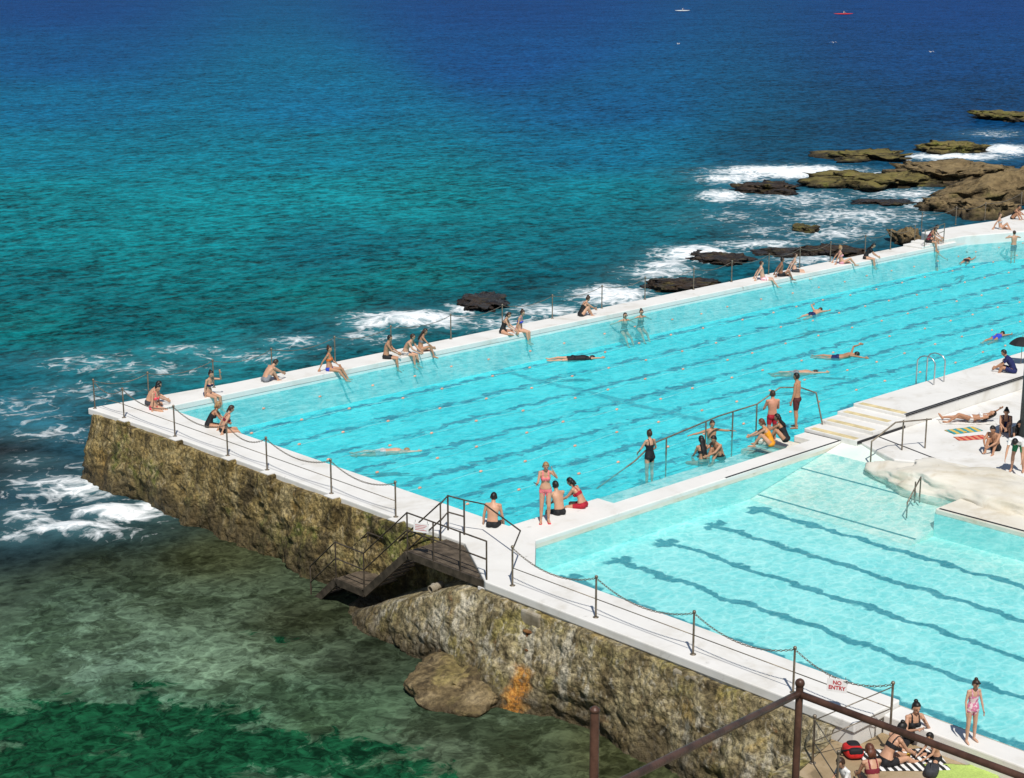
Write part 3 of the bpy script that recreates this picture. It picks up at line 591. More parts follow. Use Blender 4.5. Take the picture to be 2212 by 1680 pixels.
for dz, nm in ((.9, 'upper'), (.45, 'lower')):
    wire(lpz[0] + V3((0, 0, dz)), lpz[1] + V3((0, 0, dz)), nm + ' rail between the two posts on the lower platform', 'rails on the lower platform')
    wire(kp[-1] + V3((0, 0, dz)), lpz[0] + V3((0, 0, dz)), nm + ' wire from the last deck post to the lower platform post', 'wires down to the lower platform')
# ---------------------------------------------------------------- staircase
so_ = V3((-2.5, -2.8, 0)); sc = thing('metal_staircase', so_, 'weathered brown metal staircase with landings descending along the sea wall to the water', 'stairs')
path = [(-2.88, -.04), (.1, -.04), (1.9, -1.6), (3.1, -1.6), (4.25, -2.6)]
for x, s0 in ((-3.12, 0), (-2.0, 1)):
    mb = MB(); pp = path[s0:]
    for (a, b) in zip(pp[:-1], pp[1:]): mb.bar((x, a[0], a[1] - .10), (x, b[0], b[1] - .10), .06, .2)
    mb.build('stringer', dsteel, sc, so_, False)
def grate(name, y0, y1, z):
    mb = MB(); n = int((y1 - y0) / .07)
    for i in range(n):
        y = y0 + i * .07; x1 = min(-1.84, -1.84 + (y + .62) / 2.3 * 1.42) if z > -.5 else -2.04
        if x1 > -3.0: mb.box(-3.08, x1, y, y + .05, z - .045, z)
    mb.box(-3.08, -3.04, y0, y1, z - .05, z - .046)
    mb.build(name, gratem, sc, so_, False)
grate('platform', -2.86, .1, -.03); grate('landing', 1.95, 3.1, -1.6)
for n, (a, b) in ((8, (path[1], path[2])), (5, (path[3], path[4]))):
    for i in range(n):
        t = (i + .6) / n; y = a[0] + (b[0] - a[0]) * t; z = a[1] + (b[1] - a[1]) * t
        mb = MB(); [mb.box(-3.08, -2.04, y - .12 + k * .08, y - .06 + k * .08, z - .03, z) for k in range(3)]; mb.build('tread', gratem, sc, so_, False)
rp = [(-2.85, 0), (.1, 0), (1.9, -1.56), (3.1, -1.56), (4.25, -2.56)]
for x, s0 in ((-3.12, 0), (-2.0, 1)):
    pp = rp[s0:]
    for dz, nm in ((.98, 'handrail'), (.52, 'middle_rail')):
        MB().tube([(x, y, z + dz) for y, z in pp], .021, 8).build(nm, dsteel, sc, so_)
    ps = [(-2.85, 0), (-1.9, 0), (-.9, 0)][:3 if s0 == 0 else 0] + rp[1:]
    for y, z in ps: MB().tube([(x, y, z - .1), (x, y, z + .98)], .021, 8).build('rail_post', dsteel, sc, so_)
go = V3((-1.5, -.6, 0)); g1 = thing('metal_gate_frame', go, 'dark steel gate frame at the top of the sea wall stairs', 'gate')
for px, py in ((968, 1145), (1003, 1155)):
    q = P(px, py, 0); MB().tube([q, q + V3((0, 0, .95))], .024, 8).build('gate_post', dsteel, g1, go)
qa, qb = P(968, 1145, 0), P(1003, 1155, 0)
for z in (.5, .95): MB().tube([qb + V3((0, 0, z)), qa + V3((0, 0, z)), V3((-2.0, .1, z))], .022, 8).build('gate_rail', dsteel, g1, go)
MB().tube([qb + V3((0, 0, .95)), qb + V3((.25, -.5, .9)), V3((-1.75, -2.6, .85)), kp[0] + V3((0, 0, .9))], .02, 8).build('gate_rail', dsteel, g1, go)
# signs
def text_mesh(body, size, m, parent, loc, rot, name='lettering'):
    c = bpy.data.curves.new('t', 'FONT'); c.body = body; c.size = size; c.align_x = 'CENTER'; c.align_y = 'CENTER'; c.extrude = .002; c.space_line = .95; c.offset = .003
    o = bpy.data.objects.new('t', c); COL.objects.link(o); bpy.context.view_layer.update()
    me = bpy.data.meshes.new_from_object(o.evaluated_get(bpy.context.evaluated_depsgraph_get())); bpy.data.objects.remove(o)
    me.name = name; me.materials.clear(); me.materials.append(m)
    o2 = bpy.data.objects.new(name, me); COL.objects.link(o2); o2.parent = parent; o2.location = loc; o2.rotation_euler = rot; return o2
def sign(loc, wd, ht, body, size, label, rotz=0):
    t = thing('sign', loc, label, 'sign'); t.rotation_euler = (rad(-6), 0, -pi / 2 + rotz)
    o = MB().box(-wd / 2, wd / 2, -.006, .006, -ht / 2, ht / 2).build('panel', signw, t, smooth=False); bevel(o, .004)
    if body: text_mesh(body, size, signr, t, (0, -.0095, 0), (pi / 2, 0, 0))
    else:
        mb = MB()
        for k in range(4): mb.box(-wd * .38, wd * (.38 - .08 * (k % 3)), -.0095, -.0065, ht * (.24 - .17 * k), ht * (.285 - .17 * k))
        mb.build('lettering', signr, t, smooth=False)
    for s in (-1, 1): MB().tube([(s * wd * .4, 0, ht / 2), (s * wd * .4, 0, ht / 2 + .06)], .006, 6).build('hook', chainm, t)
    return t
sp_ = at_u(1808, X1 + .2, .5); sp_.z = .55
sign(sp_, .40, .27, 'NO\nENTRY', .108, 'white sign with red NO ENTRY lettering hung from the deck chain', .45)
sign(V3((-3.17, -.5, .74)), .42, .24, None, .1, 'small white sign with red text on the staircase railing', .4)
# pipes on the wall
def pipe(px, py, z, r, L, label, m=rust):
    q = P(px, py, z); t = thing('outlet_pipe', q, label, 'pipe')
    MB().lathe((0, 0, 0), [(r, 0), (r, L), (r * .8, L), (r * .75, L - .05), (r * .75, .05)], 14).build('pipe_body', m, t)
    MB().lathe((0, 0, 0), [(r * 1.25, L * .6), (r * 1.25, L * .7), (r, L * .7)], 14).build('pipe_collar', m, t)
    t.rotation_euler = (0, rad(-95), 0); return t
pipe(955, 1262, -.75, .10, .4, 'short round pipe stub sticking out under the staircase', conc)
pipe(1178, 1345, -.55, .15, .3, 'pale round pipe stub high on the grey wall', conc)
pipe(985, 1310, -1.0, .08, .25, 'small rusty pipe stub below the staircase beam')
xo = X1 - .36
q = [at_u(1140, xo + .12, -.75), at_u(1139, xo + .02, -1.1), at_u(1140, xo - .02, -1.45)]
o0 = q[0].copy(); t = thing('rusty_outlet', o0, 'rusty drain outlet above the orange stain on the grey wall', 'outlet')
MB().tube(q, [.05, .055, .065], 12).build('drain_pipe', rust, t, o0)
MB().ell(q[0] + V3((0, 0, .05)), XYZ, (.09, .15, .035)).build('flange', rust, t, o0)
MB().ell(q[1], XYZ, (.085, .085, .05)).build('pipe_collar', rust, t, o0)
# ---------------------------------------------------------------- brown foreground railing
top = PT(1727, 1497, 14.0); LZ = 7.35
ra = thing('pipe_railing', top, 'thick brown pipe railing with tall corner post at the bottom right', 'railing')
MB().tube([V3((top.x, top.y, LZ)), top + V3((0, 0, .07))], .032, 14).build('rail_post', brownpipe, ra, top)
MB().sph(top + V3((0, 0, .09)), .042).build('post_cap', brownpipe, ra, top)
MB().tube([top, PT(1335, 1692, 11.2), PT(900, 1910, 9.0)], .03, 14).build('sloping_rail', brownpipe, ra, top)
MB().tube([top - V3((0, 0, .01)), PT(2230, 1686, 12.6), PT(2700, 1870, 11.4)], .03, 14).build('right_rail', brownpipe, ra, top)
pb = PT(1285, 1528, 11.0)
rb = thing('pipe_post', V3((pb.x, pb.y, LZ)), 'lone thick brown pipe post rising from the bottom edge', 'post')
MB().tube([(0, 0, 0), (0, 0, pb.z - LZ - .02)], .032, 14).build('pole', brownpipe, rb)
MB().lathe((0, 0, pb.z - LZ - .02), [(.035, -.01), (.035, .012), (.02, .018)], 14).build('pole_cap', brownpipe, rb)
def camrect(x0, x1, y0, y1): return [((CAM + R * a + FW * b).x, (CAM + R * a + FW * b).y) for a, b in ((x0, y0), (x1, y0), (x1, y1), (x0, y1))]
st('stair_landing', MB().prism(camrect(-1.5, 12, 6, 12.98), LZ - .25, LZ), conc)
st('cliff', MB().prism(camrect(-20, 24, -6, 12.2), -3, LZ - .26), rockt)
# ---------------------------------------------------------------- lane ropes
fl = MB().ell((0, 0, 0), XYZ, (.07, .04, .04), 8, 6)
flo = None
for i in range(7):
    v = 2.27 + 2.07 * i
    t = thing('lane_rope', (.1, v, WZ + .004), 'floating lane rope with small orange floats, %s from the near side of the large pool' % ORD[i], 'lane rope', 'lane ropes across the large pool')
    mb = MB(); wv = lambda x: .10 * sin(x * .7 + i) + .05 * sin(x * 1.9 + 2 * i)
    pts = [(x, wv(x), -.006 + .012 * sin(x * 2.3 + i)) for x in np.linspace(0, 55, 260)]; mb.tube(pts, .008, 5, False).build('cable', ropem, t)
    for k in range(26):
        x = 1 + 2.05 * k + random.uniform(-.3, .3)
        if flo is None: flo = fl.build('float', orangef, t); o = flo
        else: o = flo.copy(); COL.objects.link(o); o.parent = t
        o.location = (x, wv(x), .01)
# ---------------------------------------------------------------- handrails and ladder
def railing(label, pts, posts, r=.022, m=shiny, mid=None):
    org = V3(pts[0]); t = thing('handrail', org, label, 'handrail')
    MB().tube(pts, r, 8).build('top_rail', m, t, org)
    if mid: MB().tube([V3(p) - V3((0, 0, mid)) for p in pts], r * .8, 8).build('middle_rail', m, t, org)
    for a, b in posts: MB().tube([a, b], r, 8).build('rail_post', m, t, org)
    return t
railing('long steel handrail beside the pool entry ledge', [(5.6, 1.74, -.7), (7.2, 1.72, -.2), (8.0, 1.7, .2), (11.0, 1.6, .52), (12.6, 1.35, .66), (13.3, 1.0, 1.15), (13.7, .5, 1.18), (13.75, -.1, 1.1)],
        [((8.6, 1.68, -1.0), (8.6, 1.68, .26)), ((10.4, 1.62, -1.0), (10.4, 1.62, .45)), ((11.6, 1.52, -1.0), (11.6, 1.52, .57)), ((12.6, 1.35, -1.0), (12.6, 1.35, .66)), ((13.75, -.4, .11), (13.75, -.1, 1.1))], .025, steel)
a, b, c = P(1880, 1005, -.25), P(1948, 972, .03), P(1998, 968, .03)
railing('bent galvanised handrail above the shallow pool ramp', [a + V3((0, 0, .75)), P(1935, 912, .95), P(2012, 905, .95)], [(a, a + V3((0, 0, .75))), (b, b + V3((0, 0, .93))), (c, c + V3((0, 0, .93)))], .024, steel)
a, b = P(1958, 1118, -.6), P(1975, 1085, -.4)
railing('small steel grab rail standing in the shallow pool', [a, a + V3((0, 0, .45)), b + V3((.1, -.1, .75)), b + V3((.1, -.1, 0))], [(b, b + V3((.0, 0, .6)))], .022, steel)
lx = at_v(1998, -.4, RZ)
ld = thing('pool_ladder', lx, 'curved steel pool ladder on the raised white deck', 'ladder')
for dx in (0, .62):
    arc = [(dx, -.35, 0), (dx, -.35, .7)] + [(dx, .0 - .35 * cos(a), .7 + .25 * sin(a)) for a in np.linspace(.3, pi - .3, 6)] + [(dx, .35, .7), (dx, .36, -1.6)]
    MB().tube(arc, .025, 8).build('side_rail', shiny, ld)
for k in range(4): MB().box(.02, .6, .3, .4, -.6 - .28 * k, -.56 - .28 * k).build('rung', shiny, ld, smooth=False)
railing('small double steel rail at the far pool steps', [V3((45.5, 16.35, 0)) + V3((0, 0, .9)), V3((47.3, 16.35, .2)) + V3((0, 0, .9))], [((45.5, 16.35, .0), (45.5, 16.35, .9)), ((46.4, 16.35, .2), (46.4, 16.35, 1.0)), ((47.3, 16.35, .2), (47.3, 16.35, 1.1))], .024, steel, .4)
# pillar and umbrella at the right edge
q = P(2262, 965, .03)
t = thing('round_pillar', q, 'dark teal round pillar at the right edge of the sun terrace', 'pillar')
MB().lathe((0, 0, 0), [(.86, 0), (.86, 2.55), (.84, 2.6)], 40).build('shaft', tealdark, t)
MB().lathe((0, 0, 2.602), [(.9, 0), (.9, .10), (.86, .12)], 40).build('cap', flat('pillar_cap', (.12, .13, .13), .6), t)
q = at_v(2205, -1.2, RZ)
t = thing('umbrella', q, 'black open umbrella on the raised deck at the right edge', 'umbrella')
blk = flat('black_fabric', (.014, .014, .016), .8, 0, .3, 20); rs = []
for j in range(6):
    f = (j + .3) / 5.3; rs.append([V3((.48 * f * cos(a) * (1 - .07 * (k % 2) * f), .48 * f * sin(a) * (1 - .07 * (k % 2) * f), .98 - .26 * f * f)) for k, a in enumerate(np.linspace(0, 2 * pi, 17)[:-1])])
MB().rings(rs, False).build('canopy', blk, t, smooth=False)
MB().tube([(0, 0, .0), (0, 0, 1.06)], .012, 8).build('shaft', steel, t)
# ================================================================ people
SK = {'pale': flat('skin_pale', (.60, .36, .25), .5, 0, .12, 5), 'fair': flat('skin_fair', (.54, .30, .19), .5, 0, .12, 5), 'tan': flat('skin_tan', (.44, .225, .13), .5, 0, .12, 5), 'brown': flat('skin_brown', (.27, .13, .075), .5, 0, .12, 5), 'red': flat('skin_sunburnt', (.55, .25, .16), .5, 0, .12, 5)}
HR = {'black': flat('hair_black', (.012, .010, .009), .5, 0, .4, 30), 'brown': flat('hair_brown', (.045, .022, .012), .5, 0, .4, 30), 'auburn': flat('hair_auburn', (.12, .04, .02), .5, 0, .4, 30), 'blond': flat('hair_blond', (.33, .2, .09), .5, 0, .3, 30)}
FB = {}
for n_, c_ in dict(black=(.012, .012, .014), navy=(.01, .016, .09), orange=(.85, .17, .02), amber=(.85, .33, .02), blue=(.03, .07, .55), coral=(.85, .08, .12), red=(.42, .012, .03), maroon=(.2, .015, .03), pink=(.8, .2, .22), rose=(.75, .35, .42), grey=(.22, .23, .25), white=(.75, .75, .74), green=(.02, .22, .09), dkred=(.09, .02, .02), ltgrey=(.5, .5, .5), charcoal=(.04, .042, .05)).items():
    FB[n_] = flat('swim_fabric_' + n_, c_, .75, 0, .2, 14)
def blotch(name, a, b, sc=14):
    g = G(name); n = g.noise(g.pos(), sc, 2, .5); return g.done(g.bsdf(g.mix(g.step(n, .5, .56), a, b), .75, 0, .2))
FB['floral'] = blotch('floral_fabric', (.75, .35, .42), (.8, .75, .74)); FB['pinkprint'] = blotch('pink_print_fabric', (.62, .2, .34), (.75, .6, .62), 20); FB['pattern'] = blotch('patterned_fabric', (.6, .55, .5), (.2, .22, .25))
eye_m = flat('eye_dark', (.02, .015, .012), .3); glass_m = flat('dark_lens', (.01, .01, .012), .15, 0, .1); lip_m = flat('lips', (.42, .13, .11), .5)
def Dv(p, o, s):
    p, o = rad(p), rad(o); return V3((s * sin(o), cos(o) * sin(p), -cos(o) * cos(p)))
POSES = {
 'stand': dict(hp=6, R=(4, 3, -2, 2), Lg=(-3, 4, -6, 3), Ra=(4, 10, 14, 5), La=(2, 10, 14, 5)),
 'edge': dict(L=6, c=10, hp=14, R=(82, 6, 8, 3), Lg=(78, 6, 4, 3), Ra=(-8, 13, 2, 4), La=(-10, 13, 4, 4)),
 'hunch': dict(L=16, c=22, hp=26, R=(84, 8, 6, 3), Lg=(80, 8, 10, 3), Ra=(34, 4, 58, -18), La=(34, 4, 58, -18)),
 'back': dict(L=-18, c=8, hp=2, R=(84, 7, 38, 3), Lg=(88, 7, 30, 3), Ra=(-36, 14, -24, 8), La=(-34, 14, -24, 8)),
 'knees': dict(L=14, c=18, hp=22, R=(140, 5, 26, 2), Lg=(136, 6, 30, 2), Ra=(56, 4, 64, -28), La=(54, 4, 62, -28)),
 'cross': dict(L=10, c=14, hp=22, R=(84, 42, 60, -58), Lg=(84, 42, 66, -62), Ra=(28, 6, 55, -10), La=(26, 6, 55, -10)),
 'head': dict(L=6, c=8, hp=12, R=(82, 6, 8, 3), Lg=(78, 6, 4, 3), Ra=(-8, 13, 2, 4), La=(85, 35, 168, -22)),
 'lie': dict(L=-82, c=2, hp=-72, R=(92, 5, 86, 3), Lg=(112, 6, 52, 3), Ra=(-96, 22, -130, -20), La=(84, 16, 96, 5)),
 'swim': dict(L=86, c=2, hp=84, R=(-85, 4, -93, 3), Lg=(-93, 4, -86, 3), Ra=(96, 10, 92, 4), La=(-70, 15, -84, 10), ft=-110),
 'crawl': dict(L=82, c=-4, hp=78, R=(-85, 4, -93, 3), Lg=(-93, 4, -86, 3), Ra=(88, 12, 84, 4), La=(165, 40, 85, 10), ft=-110),
 'bend': dict(L=62, c=18, hp=78, R=(18, 7, -10, 3), Lg=(12, 7, -16, 3), Ra=(24, 8, 30, 2), La=(18, 8, 26, 2)),
 'tread': dict(L=4, hp=4, R=(30, 10, -20, 5), Lg=(20, 10, -25, 5), Ra=(40, 45, 70, 30), La=(40, 45, 70, 30)),
}
QUEUE = []
def person(label, loc, face, pose, sex='f', skin='fair', wear=(), hair=('short', 'brown'), mode='sit', k=1.0, over=None, near=False, glasses=False, group=None, kid=False):
    po = dict(POSES[pose]); po.update(over or {})
    m = sex == 'm'; loc = V3(loc); fx, fy = face; th = math.atan2(-fx, fy)
    dist = (loc - CAM).length; vox = .0105 if dist < 46 else .014 if dist < 60 else .019 if dist < 100 else .03
    sw = .178 if m else .152; hw = .082 if m else .086
    L, cu, sl_, tw = po.get('L', 0), po.get('c', 0), po.get('s', 0), rad(po.get('tw', 0))
    def td(a): a, b = rad(a), rad(sl_); return V3((sin(b), sin(a) * cos(b), cos(a) * cos(b)))
    d0, d1 = td(L), td(L + cu); pel = V3(); wai = pel + d0 * .2; che = wai + d1 * .2; nek = che + d1 * .125
    hx = orth(V3((1, 0, 0)), d0); rx = orth(V3((cos(tw), sin(tw), 0)), d1); f0 = d0.cross(hx); f1 = d1.cross(rx)
    hp, hy = rad(po.get('hp', 0)), rad(po.get('hy', 0) + math.degrees(tw)); hs = rad(po.get('hs', 0))
    hd = V3((sin(hs), sin(hp) * cos(hs), cos(hp) * cos(hs))); rh = orth(V3((cos(hy), sin(hy), 0)), hd); hf = hd.cross(rh)
    hs_ = 1.12 if kid else 1.0
    hc = nek + d1 * .02 + hd * .135 * hs_ + hf * .022
    mb = MB()
    prof = [(-.10, .09, .08), (-.05, .148, .112), (.05, .152, .115), (.18, .135, .10), (.31, .158, .112), (.41, .168, .105), (.48, .125, .078), (.53, .062, .058)] if m else \
           [(-.10, .09, .085), (-.05, .152, .115), (.04, .162, .116), (.18, .115, .086), (.31, .132, .097), (.41, .140, .09), (.48, .105, .07), (.53, .05, .05)]
    rs = []
    for h, a, b in prof:
        c = pel + d0 * h if h < .2 else wai + d1 * (h - .2) if h < .4 else che + d1 * (h - .4)
        t = min(max(h / .4, 0), 1); ax = hx.lerp(rx, t).normalized(); af = f0.lerp(f1, t).normalized()
        rs.append([c + ax * (a * cos(2 * pi * i / 18)) + af * (b * sin(2 * pi * i / 18)) for i in range(18)])
    mb.rings(rs)
    for s in (-1, 1): mb.ell(pel - d0 * .04 - f0 * .045 + hx * s * .075, (hx, f0, d0), (.085, .085, .09))
    if not m and not kid:
        for s in (-1, 1): mb.ell(wai + d1 * .115 + f1 * .085 + rx * s * .062, (rx, f1, d1), (.058, .05, .056))
    mb.tube([nek - d1 * .05, hc - hd * .05], [.062 if m else .05, .054 if m else .046], 10)
    Kh = hs_
    mb.ell(hc + hd * .018, (rh, hf, hd), (.076 * Kh, .094 * Kh, .106 * Kh), 16, 12)
    mb.ell(hc + hf * .024 - hd * .055, (rh, hf, hd), (.055 * Kh, .062 * Kh, .064 * Kh))
    mb.ell(hc + hf * .098 - hd * .018, (rh, hf, hd), (.014, .02, .026), 8, 6)
    for s in (-1, 1): mb.ell(hc + rh * s * .077 * Kh - hd * .008, (rh, hf, hd), (.014, .024, .033), 8, 6)
    bones = [('torso', pel - d0 * .1, pel, .12, .13, -.1, 0), ('torso', pel, wai, .13, .11, 0, .2), ('torso', wai, che, .11, .13, .2, .4), ('torso', che, nek, .13, .07, .4, .525), ('neck', nek + d1 * .02, hc - hd * .09, .055, .05, 0, 1), ('head', hc - hd * .05, hc + hd * .03, .07, .09, 0, 1)]
    J = {}
    fr = max(.0088, vox * .78)
    for s, nm, ak in ((1, 'R', 'Ra'), (-1, 'L', 'La')):
        sh = nek - d1 * .055 + rx * s * sw; a = po[ak]; F1 = Dv(a[0], a[1], s); F2 = Dv(a[2], a[3], s)
        el = sh + F1 * .285; wr_ = el + F2 * .25; am = 1.0 if m else .86
        mb.ell(sh, XYZ, (.056 * am, .056 * am, .054 * am)); mb.tube([nek - d1 * .03, sh], [.05, .05 * am], 10)
        mb.tube([sh, sh.lerp(el, .4), el], [.05 * am, .046 * am, .036 * am], 10); mb.tube([el, el.lerp(wr_, .3), wr_], [.037 * am, .038 * am, .025 * am], 10)
        wd = orth(V3((0, 1, 0)) if abs(F2.y) < .75 else V3((0, 0, 1)), F2); pn = F2.cross(wd) * s
        mb.ell(wr_ + F2 * .048, (wd, F2, pn), (.038, .056, max(.016, vox * 1.1)), 10, 8)
        for i, ln in enumerate((.062, .078, .084, .074)):
            b0 = wr_ + F2 * .088 + wd * (-.029 + .0195 * i); mb.tube([b0, b0 + F2 * ln * .5 - pn * .004, b0 + F2 * ln * .92 - pn * .022], [fr, fr, fr * .85], 6)
        b0 = wr_ + F2 * .03 + wd * .032; mb.tube([b0, b0 + (F2 * .6 + wd * .6) * .045, b0 + (F2 * .85 + wd * .45) * .08], [fr * 1.15, fr * 1.1, fr * .9], 6)
        bones += [('ua', sh, el, .05, .036, 0, 1), ('fa', el, wr_ + F2 * .12, .036, .03, 0, 1)]
        J['hand' + nm] = wr_ + F2 * .09; J['elbow' + nm] = el
        lg = po['R' if s == 1 else 'Lg']; hip = pel + hx * s * hw - d0 * .05; F1 = Dv(lg[0], lg[1], s); F2 = Dv(lg[2], lg[3], s)
        kn = hip + F1 * .43; an = kn + F2 * .41; lm = 1 if m else .97
        mb.tube([hip, hip.lerp(kn, .35), kn], [.088 * lm, .078 * lm, .053], 12)
        cal = -Dv(lg[2] + 90, 0, 1) * .014
        mb.tube([kn, kn.lerp(an, .3) + cal, kn.lerp(an, .65), an], [.053, .056 * lm, .042, .034], 12)
        ftp = po.get('ft', 88 if mode == 'stand' else lg[2] + 62); fd = Dv(ftp, 6, s); dn = orth(F2, fd)
        mb.tube([an - fd * .035 + dn * .03, an + fd * .05 + dn * .035, an + fd * .13 + dn * .045, an + fd * .175 + dn * .05], [.036, .037, .034, .022], 10)
        bones += [('th', hip, kn, .085, .053, 0, 1), ('sh', kn, an + fd * .05, .053, .034, 0, 1)]
        J['ankle' + nm] = an; J['foot' + nm] = an + fd * .07 + dn * .075; J['fd' + nm] = fd
    Rz = Matrix.Rotation(th, 3, 'Z')
    zoff = .115 if mode == 'sit' else -min(J['ankleR'].z, J['ankleL'].z) + .078 if mode == 'stand' else 0
    sh_ = V3((0, 0, zoff))
    xf = lambda p: Rz @ ((p + sh_) * k)
    me = bpy.data.meshes.new('person_src'); me.from_pydata([tuple(xf(v)) for v in mb.v], [], mb.f)
    o = bpy.data.objects.new('person_src', me); COL.objects.link(o)
    rm = o.modifiers.new('r', 'REMESH'); rm.mode = 'VOXEL'; rm.voxel_size = vox
    sm = o.modifiers.new('s', 'SMOOTH'); sm.factor = .5; sm.iterations = 2
    X = dict(src=o, label=label, loc=loc, bones=[(n, xf(a), xf(b), r0 * k, r1 * k, t0, t1) for n, a, b, r0, r1, t0, t1 in bones], wear=wear, hair=hair, skin=skin, k=k, vox=vox,
             hc=xf(hc), hax=[Rz @ rh, Rz @ hf, Rz @ hd], pel=xf(pel), rx=Rz @ rx, f1=Rz @ f1, d1=Rz @ d1, nek=xf(nek), che=xf(che), wai=xf(wai), near=near, glasses=glasses, group=group, kh=Kh * k)
    QUEUE.append(X)
    X['J'] = {a: (loc + xf(b) if not a.startswith('fd') else Rz @ b) for a, b in J.items()}
    return X
def finish_people():
    bpy.context.view_layer.update(); dg = bpy.context.evaluated_depsgraph_get()
    for X in QUEUE:
        src = X['src']; me = bpy.data.meshes.new_from_object(src.evaluated_get(dg)); bpy.data.objects.remove(src)
        me.name = 'person'; me.materials.clear(); me.materials.append(SK[X['skin']]); me.polygons.foreach_set('use_smooth', [True] * len(me.polygons))
        o = bpy.data.objects.new('person', me); COL.objects.link(o); o.location = X['loc']; tag(o, X['label'], 'person', X['group'])
        n = len(me.vertices); V = np.empty(n * 3, np.float32); me.vertices.foreach_get('co', V); V = V.reshape(-1, 3)
        N = np.empty(n * 3, np.float32); me.vertices.foreach_get('normal', N); N = N.reshape(-1, 3)
        lv = np.empty(len(me.loops), np.int32); me.loops.foreach_get('vertex_index', lv); F = lv.reshape(-1, 4)
        best = np.full(n, 1e9); lab = np.zeros(n, int); T = np.zeros(n)
        names = ['torso', 'neck', 'head', 'ua', 'fa', 'th', 'sh']
        for nm, a, b, r0, r1, t0, t1 in X['bones']:
            A = np.array(a); Bv = np.array(b) - A; t = np.clip(((V - A) @ Bv) / (Bv @ Bv), 0, 1)
            d = np.linalg.norm(V - A - t[:, None] * Bv, axis=1) - (r0 + (r1 - r0) * t)
            q = d < best; best[q] = d[q]; lab[q] = names.index(nm); T[q] = (t0 + (t1 - t0) * t)[q]
        k = X['k']; to, thg, ua, hdm = lab == 0, lab == 5, lab == 3, (lab == 2) | (lab == 1)
        lat = np.abs((V - np.array(X['pel'])) @ np.array(X['rx'])) / k
        strap = to & (T > .34) & (lat > .055) & (lat < .092)
        preds = {'trunks': (to & (T < .05)) | (thg & (T < .55)), 'shorts': (to & (T < .05)) | (thg & (T < .72)), 'briefs': (to & (T < .02)) | (thg & (T < .13)),
                 'top': (to & (T > .25) & (T < .35)) | strap, 'band': to & (T > .25) & (T < .345), 'onepiece': (to & (T < .36)) | (thg & (T < .1)) | strap, 'tee': (to & (T > -.02) & (T < .5)) | (ua & (T < .6)) | (to & (T >= .5)), 'tank': (to & (T > .0) & (T < .40)) | strap, 'leggings': (to & (T < .05)) | thg}
        nmz = {'trunks': 'swim_trunks', 'shorts': 'shorts', 'briefs': 'bikini_bottom', 'top': 'bikini_top', 'band': 'bikini_top', 'onepiece': 'swimsuit', 'tee': 'shirt', 'tank': 'top', 'leggings': 'leggings'}
        def extract(mask, off):
            fm = mask[F].all(1); fs = F[fm]
            if not len(fs): return [], []
            us, inv = np.unique(fs, return_inverse=True); return (V[us] + N[us] * off).tolist(), inv.reshape(-1, 4).tolist()
        for kind, fab in X['wear']:
            vs, fs = extract(preds[kind], max(.007, X['vox'] * .45))
            if vs: MB().add(vs, fs).build(nmz[kind], FB[fab], o)
        if X['hair']:
            hk, hcol = X['hair'][:2]; H = X['hc']; ax = X['hax']; rel = (V - np.array(H)) / X['kh']
            xh, yh, zh = rel @ np.array(ax[0]), rel @ np.array(ax[1]), rel @ np.array(ax[2])
            dome = hdm & ((zh > .062 + np.maximum(yh - .05, 0) * .3) | ((yh < .0) & (zh > -.055)) | ((yh < .03) & (zh > .01)))
            vs, fs = extract(dome, .013 if hk != 'buzz' else .006); mb = MB()
            if vs: mb.add(vs, fs)
            kk = X['kh']
            if hk == 'bun': mb.ell(H + ax[2] * .125 * kk - ax[1] * .045 * kk, XYZ, (.046 * kk, .046 * kk, .042 * kk), 10, 8)
            if hk in ('long', 'verylong', 'bob', 'pony'):
                up = ax[2]; bk = -ax[1]; f1 = X['f1']
                pts = [H + up * .06 * kk + bk * .05 * kk, H - up * .03 * kk + bk * .085 * kk, X['nek'] - f1 * .075 * k + X['d1'] * .02 * k]
                wd = [.06, .085, .085]; tk = [.04, .035, .032]
                if hk in ('long', 'verylong'): pts += [X['che'] - f1 * .125 * k]; wd += [.085]; tk += [.03]
                if hk == 'long': pts += [X['che'].lerp(X['wai'], .5) - f1 * .13 * k]; wd += [.05]; tk += [.018]
                if hk == 'verylong': pts += [X['wai'] - f1 * .125 * k, X['wai'].lerp(X['pel'], .5) - f1 * .125 * k]; wd += [.08, .04]; tk += [.028, .015]
                if hk == 'pony': wd = [.04, .035, .03]; tk = [.035, .03, .025]
                rs = []
                for i, p in enumerate(pts):
                    d = (pts[min(i + 1, len(pts) - 1)] - pts[max(i - 1, 0)]).normalized(); a = orth(ax[0], d); b = d.cross(a)
                    rs.append([p + a * (wd[i] * k * cos(2 * pi * j / 12)) + b * (tk[i] * k * sin(2 * pi * j / 12)) for j in range(12)])
                mb.rings(rs)
            if mb.v: mb.build('hair', HR[hcol], o)
        H = X['hc']; ax = X['hax']; kk = X['kh']
        if X['near']:
            for s in (-1, 1): MB().ell(H + ax[0] * s * .031 * kk + ax[1] * .086 * kk + ax[2] * .012 * kk, ax, (.014 * kk, .008 * kk, .008 * kk), 8, 6).build('eye', eye_m, o)
            MB().ell(H + ax[1] * .084 * kk - ax[2] * .062 * kk, ax, (.024 * kk, .008 * kk, .008 * kk), 8, 6).build('mouth', lip_m, o)
